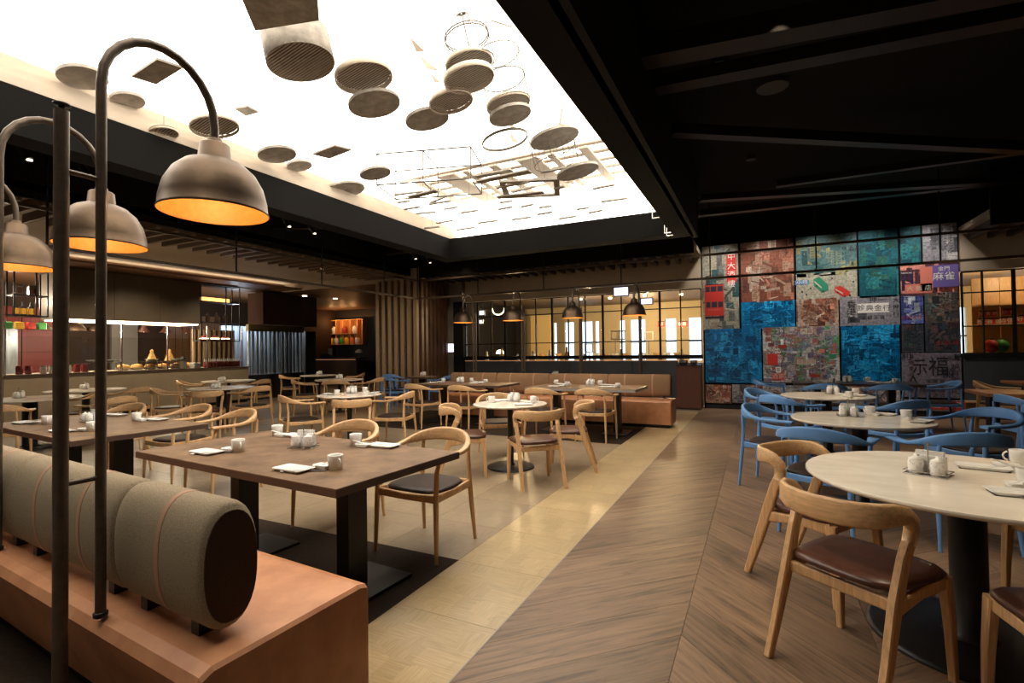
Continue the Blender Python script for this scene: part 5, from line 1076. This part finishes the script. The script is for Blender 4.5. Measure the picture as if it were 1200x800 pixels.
# dark flat bars and plates hung in rows at the far end
random.seed(11)
rows = [((560, 214), (621, 201), 3.7), ((558, 208), (600, 200), 3.9), ((582, 221), (620, 214), 3.7), ((583, 232), (637, 226), 3.66), ((600, 226), (627, 219), 3.75), ((634, 203), (664, 197), 3.75), ((650, 222), (661, 219), 3.7),
        ((480, 232), (512, 224), 3.75), ((503, 240), (528, 236), 3.72), ((462, 229), (495, 225), 3.85), ((695, 222), (720, 217), 3.7), ((705, 237), (735, 233), 3.66), ((505, 238), (522, 231), 3.9),
        ((474, 246), (492, 243), 3.7), ((466, 238), (480, 236), 3.8), ((488, 251), (510, 249), 3.68), ((540, 250), (560, 247), 3.66), ((560, 262), (583, 259), 3.64), ((600, 258), (622, 255), 3.64), ((630, 252), (647, 249), 3.64), ((632, 244), (646, 242), 3.7),
        ((611, 243), (625, 240), 3.72), ((584, 246), (600, 243), 3.7), ((586, 238), (600, 236), 3.78), ((655, 257), (675, 254), 3.62), ((690, 250), (706, 247), 3.62), ((676, 246), (690, 244), 3.7), ((512, 262), (530, 259), 3.64), ((498, 268), (515, 266), 3.62), ((535, 270), (556, 267), 3.62), ((520, 246), (536, 243), 3.75)]
for k, (a, b, z) in enumerate(rows):
    A, B = at(*a, z), at(*b, z); c = (A+B)/2; ln = (B-A).length; ang = atan2(B.y-A.y, B.x-A.x)
    wd = .11 if ln > .55 else .05
    if c.y+.1 > 8.5: continue
    t = thing('hanging_bar', ('long' if ln > .55 else 'short')+' dark flat bar hung at the far end of the light well', 'bar', c, ang, 'dark bars in the light well')
    obj('bar_plate', M().box(-ln/2, ln/2, -wd/2, wd/2, 0, .02), greydisc, t); hang(t, c.x, c.y, c.z)
# square frame near the middle of the far end
c = at(622, 222, 3.72); t = thing('open_square', 'dark open square frame hung at the far end of the light well', 'frame', c, .35)
for b in ((-.42, .42, .3, .38), (-.42, .42, -.38, -.3), (-.42, -.34, -.3, .3), (.34, .42, -.3, .3)): obj('frame_side', M().box(*b, 0, .03), greydisc, t)
hang(t, 0, 0, 3.72)
# wire box and wire cages
c = at(505, 222, 3.8); t = thing('wire_box', 'open box of dark wire hung in the light well', 'wire box', c, .3); m = M()
for x in (-.7, 0, .7):
    for y in (-.35, .35): m.tube((x, y, 0), (x, y, .45), .011, 4)
for z in (0, .45):
    for y in (-.35, .35): m.tube((-.7, y, z), (.7, y, z), .011, 4)
    for x in (-.7, 0, .7): m.tube((x, -.35, z), (x, .35, z), .011, 4)
obj('wire_frame', m, darkwire, t); hang(t, 0, 0, 3.8)
def cage(px, py, rpx, z0, h, label, dome=False, n=22, dz=0):
    p = at(px, py, z0); d = (p-Vector((0, 0, EYE))).dot(fw); r = rpx/FPX*d; t = thing('wire_cage', label, 'cage', p, 0, 'wire cages in the light well'); m = M(); t.rotation_euler = TILT
    for i in range(n):
        a = 2*pi*i/n
        if dome: m.sweep([(r*cos(a), r*sin(a), 0), (r*cos(a), r*sin(a), h*.55), (r*.75*cos(a), r*.75*sin(a), h*.85), (.01*cos(a), .01*sin(a), h)], .003, 4)
        else: m.tube((r*cos(a), r*sin(a), 0), (r*cos(a)+.001, r*sin(a), h), .003, 4)
    g = obj('cage_wires', m, wire_m, t); g['kind'] = 'stuff'
    for z in (0, h*.5, h*(.55 if dome else 1)): obj('hoop', M().sweep([(r*cos(2*pi*i/32), r*sin(2*pi*i/32), z) for i in range(32)], .006, 5, closed=True), wire_m, t)
    hang(t, 0, 0, z0); return t
cage(596, 122, 26, 4.02, .55, 'wire cage drum above the round grille near the right rim'); cage(554, 74, 26, 4.17, .5, 'domed wire bird cage above the pair of grilles', True); cage(652, 190, 26, 3.75, .35, 'wire basket below the dark disc near the right rim'); cage(592, 165, 27, 3.85, .02, 'thin wire hoop below the pale disc', n=3)
# paper birds and sails
def sail(pts, label, name='paper_sail'):
    P = [at(x, y, z) for x, y, z in pts]; c = P[0].copy(); t = thing(name, label, 'sail', c, 0, 'paper sails in the light well')
    n = (P[1]-P[0]).cross(P[2]-P[0]).normalized()*.006; q = [p-c for p in P]; K = len(q)
    obj('sheet', M().add([v+n for v in q]+[v-n for v in q], [tuple(range(K)), tuple(range(2*K-1, K-1, -1))]+[(i, i+K, (i+1) % K+K, (i+1) % K) for i in range(K)]), panel_b, t)
    obj('suspension_wire', M().tube((0, 0, 0), (0, 0, 4.75-c.z), .0025, 4), wire_m, t)
sail([(567, -6, 4.3), (600, 32, 4.1), (575, 24, 4.1)], 'pale triangular sail at the top near the right rim'); sail([(480, 43, 4.2), (498, 60, 4.1), (488, 61, 4.1)], 'small paper bird, upper one of the three left of the grille pair')
sail([(492, 65, 4.2), (514, 83, 4.1), (500, 80, 4.1)], 'small paper bird, middle one of the three left of the grille pair'); sail([(503, 84, 4.2), (516, 96, 4.1), (509, 96, 4.1)], 'small paper bird, lowest one of the three left of the grille pair')
sail([(662, 108, 4.3), (652, 158, 3.95), (656, 158, 3.95)], 'tall thin sail above the dark disc near the right rim'); sail([(596, 143, 4.1), (608, 152, 4.0), (600, 153, 4.0)], 'paper bird under the pale disc, upper one'); sail([(598, 155, 4.1), (608, 168, 4.0), (600, 166, 4.0)], 'paper bird under the pale disc, lower one')
sail([(662, 214, 3.7), (670, 208, 3.8), (673, 216, 3.75)], 'small dark sail at the far end of the light well')
# pale battens across the far end of the well
for k in range(9):
    x = -5.3+k*.5; struct('cream_batten', R_(x, x+(.14, .34, .1)[k % 3], 6.9, 8.5, 4.3, 4.33), panel_b, lw)
for k in range(5):
    struct('cream_batten', R_(-5.6, -1.1, 6.9+k*.34, 7.0+k*.34, 4.36, 4.38), panel_b, lw)
